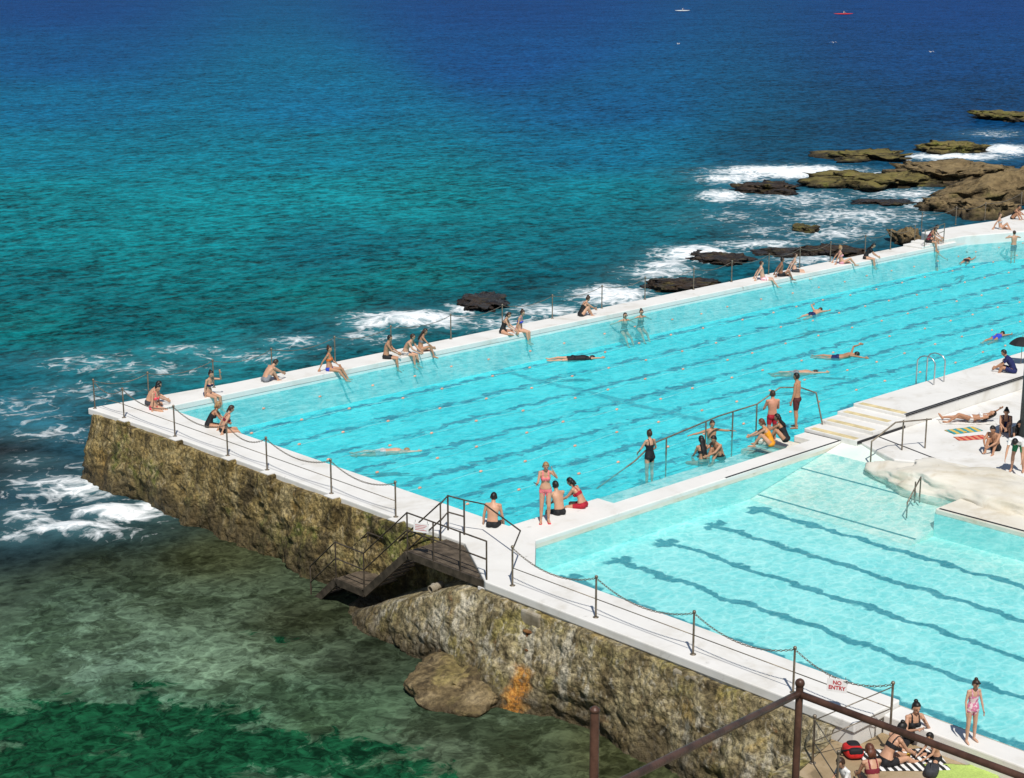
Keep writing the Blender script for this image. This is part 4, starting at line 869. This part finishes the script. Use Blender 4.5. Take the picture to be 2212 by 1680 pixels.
        if X['glasses']:
            mb = MB()
            up = .06 if X['glasses'] == 'top' else .012
            for s in (-1, 1):
                mb.ell(H + ax[0] * s * .034 * kk + ax[1] * (.1 if up < .05 else .085) * kk + ax[2] * (up if up < .05 else .1) * kk, ax, (.03 * kk, .012 * kk, .022 * kk), 10, 6)
            mb.tube([H - ax[0] * .05 * kk + ax[1] * .095 * kk + ax[2] * (up if up < .05 else .1) * kk, H + ax[0] * .05 * kk + ax[1] * .095 * kk + ax[2] * (up if up < .05 else .1) * kk], .006, 6)
            mb.build('sunglasses', glass_m, o)
        X['obj'] = o
VE = 16.3 + .26
TC = (-.69, -.72)
def far(px, dv=0, z=0): return at_v(px, VE + dv, z)
# --- along the seaward wall
person('person with dark hair sitting behind the woman in coral at the left corner', far(322, .35), (.8, -.5), 'hunch', 'm', 'fair', [('trunks', 'charcoal')], ('short', 'black'))
person('woman in coral bikini sitting on the left corner of the pool', far(333, -.28), (.35, -.9), 'edge', 'f', 'fair', [('top', 'coral'), ('briefs', 'coral')], ('bun', 'black'), over={'Ra': (5, 18, 0, 6), 'hp': 24})
person('woman in navy bandeau bikini with a hand raised to her head', far(450), (.3, -.95), 'head', 'f', 'fair', [('band', 'navy'), ('briefs', 'navy')], ('bun', 'black'))
person('man in grey shorts hunched sideways hugging his knees on the seaward wall', far(574, .25), (.95, -.1), 'knees', 'm', 'fair', [('trunks', 'grey')], ('short', 'brown'), over={'L': 20, 'c': 26, 'hp': 40})
person('woman in orange bikini top and blue bottoms leaning on one arm', far(712), (.55, -.8), 'back', 'f', 'tan', [('top', 'orange'), ('briefs', 'blue')], ('bun', 'brown'), over={'La': (20, 8, 60, -10), 'L': -6, 'c': 6})
person('man in black shorts, leftmost of the three sitting together', far(834, .05), (.7, -.7), 'hunch', 'm', 'tan', [('trunks', 'black')], ('short', 'black'), over={'L': 6, 'c': 8, 'hp': 10})
person('man in sunglasses and patterned shorts, middle of the three sitting together', far(876), (.45, -.9), 'hunch', 'm', 'fair', [('trunks', 'pattern')], ('short', 'brown'), glasses=True, over={'hp': 6, 'hy': 20})
person('woman with long brown hair and grey bikini, knees up beside two men', far(908, .05), (.75, -.65), 'edge', 'f', 'tan', [('top', 'grey'), ('briefs', 'grey')], ('long', 'brown'), over={'R': (112, 4, 18, 2), 'Ra': (40, 6, 50, -10), 'hp': 22})
person('woman in black swimsuit with folded legs beside the woman in blue bikini', far(1086, .2), (.6, -.8), 'cross', 'f', 'fair', [('onepiece', 'black')], ('pony', 'brown'))
person('woman in blue bikini with a hair bun sitting on the seaward wall', far(1120, .02), (.45, -.9), 'edge', 'f', 'fair', [('top', 'blue'), ('briefs', 'blue')], ('bun', 'brown'))
person('woman in black swimsuit sitting sideways alone, legs folded on the wall', far(1256, .3), (.95, -.3), 'knees', 'f', 'fair', [('onepiece', 'black')], ('bun', 'brown'))
for px, lb, hr in ((1348, 'person in sunglasses shoulder-deep at the seaward edge, left of the pair', ('pony', 'brown')), (1383, 'person in sunglasses shoulder-deep at the seaward edge, right of the pair', ('bun', 'brown'))):
    person(lb, at_v(px, 16.3 - .35, WZ - .44), (-.3, -1), 'tread', 'f', 'fair', [('onepiece', 'black')], hr, 'float', glasses=True, over={'R': (70, 8, 40, 4), 'Lg': (60, 8, 30, 4), 'Ra': (-40, 60, -60, 50), 'La': (-40, 60, -60, 50)})
person('man in floral shorts leaning back, left of three on the far wall', far(1648, .1), (.7, -.7), 'back', 'm', 'pale', [('trunks', 'floral')], ('short', 'brown'))
person('dark-skinned person leaning back, middle of three on the far wall', far(1686, .1), (.7, -.7), 'back', 'm', 'brown', [('trunks', 'black')], ('short', 'black'), over={'L': -2, 'R': (120, 5, 25, 2)})
person('pale person turned away, right of three on the far wall', far(1716, .35), (.7, -.7), 'back', 'f', 'pale', [('top', 'ltgrey'), ('trunks', 'charcoal')], ('short', 'brown'), over={'L': -6})
person('woman in pale bikini reclining on her hands near the far end', far(1818, .1), (.8, -.6), 'back', 'f', 'fair', [('top', 'rose'), ('briefs', 'rose')], ('bun', 'blond'), over={'R': (118, 5, 40, 2)})
person('woman with long black hair in black shirt sitting near the far end', far(1870, .05), (.5, -.85), 'hunch', 'f', 'fair', [('tee', 'black'), ('briefs', 'black')], ('long', 'black'))
# --- far terrace
person('person in black top sitting on the far steps, upper one', V3((47.0, 17.0, .22)), (.3, -.9), 'hunch', 'f', 'fair', [('onepiece', 'black')], ('short', 'black'))
person('person in red top sitting low on the far steps', V3((46.2, 16.6, .2)), (.5, -.8), 'hunch', 'f', 'tan', [('tank', 'maroon'), ('trunks', 'black')], ('short', 'brown'))
person('woman in pale bikini sitting on the far white terrace', P(2162, 495, TZ), (.4, -.9), 'back', 'f', 'fair', [('top', 'ltgrey'), ('briefs', 'ltgrey')], ('bun', 'brown'), over={'R': (135, 5, 30, 2)})
person('person in black sitting behind on the far white terrace at the right edge', P(2188, 473, TZ), (.2, -1), 'knees', 'f', 'tan', [('onepiece', 'black')], ('short', 'black'))
q = P(2190, 528, WZ); q.z = WZ - .05
person('man standing waist-deep at the far end with elbows out', q, (.5, .85), 'stand', 'm', 'fair', [('trunks', 'navy')], ('short', 'brown'), 'float', over={'Ra': (60, 60, 120, -60), 'La': (60, 60, 120, -60)})
for (px, py), lb, hc_ in (((2020, 543), 'swimmer head above water near the far steps', 'brown'), ((2063, 527), 'dark-haired swimmer head above water at the far end', 'black')):
    q = P(px, py, WZ); q.z = WZ - .58; person(lb, q, TC, 'tread', 'm', 'fair', [('trunks', 'navy')], ('short', hc_), 'float')
# --- swimmers
def swim(lb, px, py, face, pose, sex, skin, wear, hair, dz=-.03, over=None):
    q = P(px, py, WZ); q.z = WZ + dz; return person(lb, q, face, pose, sex, skin, wear, hair, 'float', over=over)
swim('swimmer lying face down near the far right of the pool', 2088, 563, (.9, .35), 'swim', 'm', 'tan', [('trunks', 'black')], ('short', 'brown'))
swim('swimmer in dark shorts with arm lifted in the middle far lanes', 1755, 678, (.8, .1), 'crawl', 'm', 'fair', [('trunks', 'navy')], ('short', 'brown'))
swim('swimmer in black shirt gliding right with legs trailing', 1240, 776, (.72, -.55), 'swim', 'm', 'fair', [('tee', 'black'), ('trunks', 'black')], ('short', 'black'), .03)
swim('front crawl swimmer with bent arm raised high', 1812, 772, (.5, -.85), 'crawl', 'm', 'tan', [('trunks', 'navy')], ('short', 'black'), .0, over={'La': (165, 18, 112, -12), 'L': 74})
swim('swimmer low in the water above the standing pair', 1722, 803, (.72, -.5), 'swim', 'm', 'fair', [('trunks', 'grey')], ('short', 'brown'), -.06)
swim('swimmer in blue suit at the right edge of the pool', 2150, 730, (.85, .1), 'crawl', 'f', 'tan', [('onepiece', 'blue')], ('short', 'black'), over={'La': (-60, 15, -80, 10)})
swim('pale swimmer just under the surface in the near left lanes', 830, 972, (.72, -.5), 'swim', 'm', 'pale', [('trunks', 'ltgrey')], ('short', 'blond'), -.075)
# --- left end wall
person('fair-haired person in black swimsuit sitting on the left end wall', at_u(452, -.32), (.8, -.6), 'hunch', 'f', 'tan', [('onepiece', 'black')], ('bob', 'blond'), over={'hp': 10})
person('dark-haired woman leaning on her arm on the left end wall', at_u(484, -.34), (.95, -.35), 'back', 'f', 'fair', [('top', 'maroon'), ('briefs', 'black')], ('pony', 'brown'), over={'L': 12, 'c': 12, 'hp': 24})
# --- near corner
person('man in black shorts sitting at the near pool corner, seen from behind', V3((-.38, -.12, 0)), (.8, .55), 'edge', 'm', 'fair', [('trunks', 'black')], ('short', 'black'), near=True, over={'Ra': (10, 10, 30, 4), 'La': (0, 14, 6, 6), 'R': (84, 10, 30, 3)})
lady = person('standing woman in pink bikini looking down at a phone she holds out', P(1178, 1128, 0), (-.55, -.62), 'stand', 'f', 'fair', [('top', 'pink'), ('briefs', 'pink')], ('pony', 'blond'), 'stand', .97, near=True,
     over={'hp': 20, 'R': (6, 3, -4, 2), 'Lg': (12, 0, -14, 0), 'Ra': (28, 12, 96, 12), 'La': (70, 30, 160, -25), 'hy': 8})
person('man in black shorts sitting beside the standing woman, back to view', V3((1.62, -.62, 0)), (.25, .95), 'hunch', 'm', 'fair', [('trunks', 'black')], ('short', 'black'), near=True, over={'L': 10, 'c': 12, 'hp': 14})
person('woman in red bikini with dark hair sitting near the pool edge', V3((2.48, -.64, 0)), (-.35, .9), 'hunch', 'f', 'fair', [('top', 'red'), ('trunks', 'red')], ('bob', 'black'), near=True, over={'hp': 30})
# --- entry ledge
person('woman in black one-piece standing knee-deep by the handrail', V3((*P(1403, 998, WZ).xy, -1.06)), (.2, .95), 'stand', 'f', 'fair', [('onepiece', 'black')], ('bun', 'brown'), 'stand', over={'Ra': (8, 22, 45, -25), 'La': (14, 30, 50, -10)})
person('woman with very long black hair sitting in the shallow ledge water', V3((*P(1518, 1003, -.5).xy, -.52)), (.35, .95), 'cross', 'f', 'tan', [('top', 'black'), ('briefs', 'black')], ('verylong', 'black'), 'sit', over={'L': 2, 'hp': 4})
person('man in black shorts sitting with arms round his knees on the ledge', V3((*P(1556, 990, -.4).xy, -.45)), (-.9, .1), 'knees', 'm', 'tan', [('trunks', 'black')], ('short', 'black'), 'sit')
person('man in the pool resting both arms along the handrail', V3((11.15, 2.0, WZ - .22)), (-.4, -.9), 'stand', 'm', 'tan', [('trunks', 'navy')], ('short', 'brown'), 'float', over={'Ra': (20, 78, 20, 84), 'La': (20, 78, 20, 84)})
person('boy in red shorts standing at the pool steps, back to view', V3((*P(1666, 950, -.2).xy, -.36)), (.5, .85), 'stand', 'm', 'red', [('trunks', 'red')], ('short', 'brown'), 'stand', 1.0, over={'Ra': (20, 12, 70, -15), 'La': (20, 12, 70, -15)})
person('tall man in dark red shorts standing at the foot of the steps', V3((*P(1718, 925, 0).xy, 0)), (-.3, .9), 'stand', 'm', 'tan', [('shorts', 'dkred')], ('short', 'black'), 'stand', 1.03)
person('woman in orange swimsuit sitting at the edge of the entry steps', V3((*P(1664, 962, 0).xy, -.01)), (-.5, .85), 'knees', 'f', 'fair', [('onepiece', 'amber')], ('pony', 'auburn'), over={'hp': 16})
person('woman in black swimsuit with long dark hair beside the woman in orange', V3((*P(1696, 952, 0).xy, -.01)), (-.35, .9), 'knees', 'f', 'tan', [('onepiece', 'black')], ('long', 'black'), over={'hp': 10})
# --- sun terrace
person('woman in white bikini lying on her back on the sun terrace', P(2098, 910, .06), (-.7, .72), 'lie', 'f', 'tan', [('top', 'white'), ('briefs', 'white')], ('long', 'black'))
person('man in black shorts sitting with knees up on the sun terrace', P(2150, 972, .04), (-.9, -.1), 'knees', 'm', 'tan', [('shorts', 'black')], ('short', 'black'))
person('person in dark top sitting in front of the dark pillar', P(2194, 955, .04), (-.6, -.6), 'hunch', 'f', 'tan', [('tee', 'black'), ('trunks', 'black')], ('long', 'black'), over={'R': (110, 8, 20, 3), 'Lg': (110, 8, 20, 3)})
person('person in navy swimsuit sitting beyond the man with knees up', P(2170, 932, .04), (-.8, -.5), 'knees', 'f', 'fair', [('onepiece', 'navy')], ('bun', 'black'))
person('man in white shirt and green shorts bending over at the right edge', P(2197, 1018, .04), (-.9, -.3), 'bend', 'm', 'fair', [('tee', 'white'), ('shorts', 'green')], ('short', 'black'), 'stand')
person('person in blue shorts near the black umbrella', at_v(2188, -1.7, RZ), (-.4, .8), 'hunch', 'm', 'tan', [('tee', 'navy'), ('shorts', 'navy')], ('short', 'black'), over={'R': (110, 8, 20, 3), 'Lg': (110, 8, 20, 3)})
# --- lower right group
person('girl in pink printed swimsuit standing by the shallow pool', P(2096, 1602, -.12), (-.5, -.85), 'stand', 'f', 'pale', [('onepiece', 'pinkprint')], ('bun', 'brown'), 'stand', .74, near=True, glasses='top', kid=True, over={'hp': 18, 'Ra': (8, 16, 20, 4), 'La': (6, 14, 18, 6)})
person('woman in black tank top with hair bun and a hand at her mouth', P(1968, 1602, LP), (-.45, -.85), 'cross', 'f', 'fair', [('tank', 'black'), ('leggings', 'black')], ('bun', 'black'), near=True, over={'Ra': (30, 18, 120, -35), 'La': (40, 18, 150, -35), 'hp': 8, 'L': 4, 'c': 6})
person('woman in black bikini leaning forward beside the red backpack', P(1912, 1652, LP), (.85, -.3), 'hunch', 'f', 'fair', [('top', 'black'), ('trunks', 'black')], ('bun', 'black'), near=True, over={'R': (96, 6, 60, 3), 'Lg': (92, 6, 70, 3), 'L': 20, 'c': 14})
person('small dark-haired child sitting in front of the girl in pink', P(2022, 1640, LP), (-.6, .3), 'cross', 'm', 'fair', [('trunks', 'black')], ('short', 'black'), k=.66, near=True, kid=True)
person('woman with long auburn hair at the bottom edge, back to view', P(1886, 1712, LP), (.5, .8), 'cross', 'f', 'fair', [('top', 'maroon'), ('briefs', 'maroon')], ('bob', 'auburn'), near=True)
person('child in white shirt with brown hair at the bottom edge', P(1830, 1706, LP), (-.9, .2), 'cross', 'f', 'fair', [('tee', 'white'), ('briefs', 'white')], ('short', 'brown'), k=.8, near=True, kid=True)
# --- kayakers
def kayak(px, py, L, m, label):
    q = P(px, py, SEA); t = thing('kayak', q, label, 'kayak'); t.rotation_euler = (0, 0, math.atan2(R.y, R.x) + .15)
    rs = []
    for f in np.linspace(-1, 1, 17):
        ww = .36 * max(0.02, 1 - abs(f) ** 2.4); rs.append([V3((f * L / 2, ww * cos(a), .18 + .14 * abs(f) ** 3 + (.2 * sin(a) * (1 - .8 * abs(f) ** 2)))) for a in np.linspace(0, 2 * pi, 13)[:-1]])
    MB().rings(rs).build('hull', m, t)
    MB().lathe((0, 0, .36), [(.3, 0), (.32, .05), (.24, .06), (.22, 0)], 14).build('cockpit_rim', FB['black'], t)
    MB().tube([(-.3, -1.0, .75), (.3, 1.0, 1.0)], .025, 6).build('paddle', FB['white'], t)
    return q
KO = {'R': (88, 4, 85, 3), 'Lg': (88, 4, 85, 3), 'Ra': (50, 15, 90, 0), 'La': (50, 15, 90, 0)}
q = kayak(1474, 24, 5, flat('white_hull', (.75, .76, .75), .4), 'white kayak far out on the blue sea near the horizon')
person('kayaker sitting in the far white kayak', q + V3((0, 0, .2)), (R.x, R.y), 'edge', 'm', 'fair', [('tee', 'white'), ('trunks', 'black')], ('short', 'brown'), over=KO)
q = kayak(1822, 31, 6.2, flat('red_hull', (.7, .03, .02), .4), 'red kayak far out on the blue sea near the horizon')
person('kayaker sitting in the far red kayak', q + V3((0, 0, .2)), (R.x, R.y), 'edge', 'm', 'fair', [('tee', 'white'), ('trunks', 'black')], ('short', 'brown'), over=KO)
def gull(px, py, label):
    q = P(px, py, SEA) ; q.z += .5; t = thing('seagull', q, label, 'seagull', 'white seagulls low over the sea'); wm = FB['white']; t.rotation_euler = (0, 0, random.uniform(0, 1) - .6)
    mb = MB().ell((0, 0, 0), XYZ, (.26, .1, .09)); mb.ell((.27, 0, .05), XYZ, (.08, .06, .06)); mb.build('body', wm, t)
    for s in (-1, 1):
        MB().add([(.12, s * .05, .04), (-.1, s * .05, .04), (-.06, s * .35, .16), (.12, s * .35, .17), (-.16, s * .75, .06), (-.06, s * .72, .07)], [(0, 1, 2, 3), (3, 2, 4, 5)]).build('wing', wm, t)
    MB().add([(-.2, .03, .02), (-.2, -.03, .02), (-.42, -.08, .03), (-.42, .08, .03)], [(0, 1, 2, 3)]).build('tail', wm, t)
gull(1465, 100, 'white seagull below the far white kayak'); gull(2010, 118, 'white seagull over the sea at upper right'); gull(1800, 97, 'white seagull below the far red kayak')
finish_people()
# ---------------------------------------------------------------- belongings
for s in ('R', 'L'):
    f = lady['J']['foot' + s] - lady['loc']; d = lady['J']['fd' + s]; d = V3((d.x, d.y, 0)).normalized(); n = V3((-d.y, d.x, 0)); mb = MB()
    rs = [[f + d * (a * .13) + n * (w_ * c1) + V3((0, 0, c2)) for c1, c2 in ((-1, -.03), (1, -.03), (1, .0), (-1, .0))] for a, w_ in ((-1.05, .025), (-.8, .036), (0, .036), (.6, .045), (.9, .035), (1.0, .02))]
    mb.rings(rs); o = mb.build('sandal', FB['coral'], lady['obj'], smooth=False)
    MB().tube([f + n * .04, f + d * .07 + V3((0, 0, .035)), f - n * .04], .007, 6).build('strap', FB['coral'], o)
hnd = lady['J']['handR']
t = thing('phone', hnd + V3((0, 0, .03)), 'black phone held in the hand of the standing woman in pink', 'phone'); t.rotation_euler = (.5, .2, .6)
o = MB().box(-.037, .037, -.075, .075, -.005, .005).build('phone_body', FB['black'], t, smooth=False); bevel(o, .004)
MB().box(-.033, .033, -.068, .068, .0055, .0065).build('screen', glass_m, t, smooth=False)
def stripes(name, a, b, freq, ang=0):
    g = G(name); q = g.sep(g.mapping(g.pos(), (1, 1, 1), (0, 0, ang))); f = g.step(g.math('SINE', g.math('MULTIPLY', q[0], freq)), -.1, .1)
    return g.done(g.bsdf(g.mix(f, a, b), .9, 0, .1))
def towel(px, py, z, lw, ld_, rot, m, label):
    c = P(px, py, z); t = MB(); n, mm = 26, 16; vs = []
    for i in range(n):
        for j in range(mm):
            x, y = (i / (n - 1) - .5) * lw, (j / (mm - 1) - .5) * ld_; zz = .012 + .03 * max(0, mn.noise(V3((x * 4 + px, y * 4, 1)))) + .015 * max(0, mn.noise(V3((x * 11, y * 11 + py, 1))))
            x += .06 * mn.noise(V3((y * 3, px, 0))); y += .06 * mn.noise(V3((x * 3, py, 5)))
            vs.append(c + V3((x * cos(rot) - y * sin(rot), x * sin(rot) + y * cos(rot), zz)))
    t.add(vs, [(i * mm + j, (i + 1) * mm + j, (i + 1) * mm + j + 1, i * mm + j + 1) for i in range(n - 1) for j in range(mm - 1)])
    o = t.build('towel', m, org=c); so2 = o.modifiers.new('s', 'SOLIDIFY'); so2.thickness = .008
    return tag(o, label, 'towel')
towel(1950, 1642, LP, 1.6, .9, -.75, stripes('black_white_stripes', (.03, .03, .03), (.78, .77, .75), 42, .5), 'black and white striped towel under the group on the lower platform')
towel(2080, 1672, LP, 1.3, .75, -.75, flat('lime_towel', (.42, .55, .14), .95, 0, .15, 30), 'lime green towel spread at the bottom right')
towel(2082, 930, .035, 1.1, .5, -.4, stripes('teal_yellow_stripes', (.05, .3, .32), (.65, .45, .1), 24, .5), 'teal and yellow striped towel on the sun terrace')
towel(2098, 946, .035, 1.0, .4, -.5, stripes('red_orange_stripes', (.5, .06, .06), (.65, .25, .14), 30, .5), 'red and orange striped towel on the sun terrace')
towel(2090, 912, .034, 1.8, .55, 2.33, flat('white_towel', (.72, .70, .66), .95, 0, .15, 10), 'white towel under the woman lying on the sun terrace')
q = P(1842, 1632, LP); t = thing('backpack', q, 'red and black backpack lying on the lower platform', 'backpack'); t.rotation_euler = (0, .1, .9)
def sbox(c, a, b, h, e=.45):
    rs = []
    for j in range(1, 12):
        ph = -pi / 2 + pi * j / 12; cz = math.copysign(abs(sin(ph)) ** e, sin(ph)); cr = abs(cos(ph)) ** e
        rs.append([V3((c[0] + a * cr * math.copysign(abs(cos(x)) ** e, cos(x)), c[1] + b * cr * math.copysign(abs(sin(x)) ** e, sin(x)), c[2] + h * cz)) for x in np.linspace(0, 2 * pi, 25)[:-1]])
    return MB().rings(rs)
sbox((0, 0, .11), .27, .18, .11, .6).build('bag_body', flat('red_nylon', (.6, .02, .02), .6), t)
sbox((.08, -.03, .20), .14, .12, .05, .6).build('front_pocket', FB['black'], t)
sbox((-.2, .0, .16), .07, .14, .07, .6).build('top_flap', FB['black'], t)
for s in (-1, 1): MB().tube([(-.2, s * .12, .2), (-.05, s * .24, .12), (.16, s * .17, .03)], .02, 6).build('strap', FB['black'], t)
q = P(1962, 1640, LP + .02); t = thing('bottle', q, 'small yellow bottle standing on the striped towel', 'bottle')
MB().lathe((0, 0, 0), [(.035, 0), (.037, .02), (.037, .12), (.018, .15)], 14).build('bottle_body', flat('yellow_plastic', (.75, .5, .05), .4), t)
MB().lathe((0, 0, .151), [(.018, 0), (.018, .03), (.014, .035)], 12).build('bottle_cap', FB['white'], t)
q = P(2012, 1674, LP); t = thing('bag', q, 'dark slouched bag on the edge of the lime towel', 'bag'); t.rotation_euler = (0, 0, .4)
sbox((0, 0, .1), .2, .13, .1, .6).build('bag_body', FB['charcoal'], t); MB().tube([(-.12, 0, .19), (0, 0, .3), (.12, 0, .19)], .012, 6).build('bag_handle', FB['charcoal'], t)
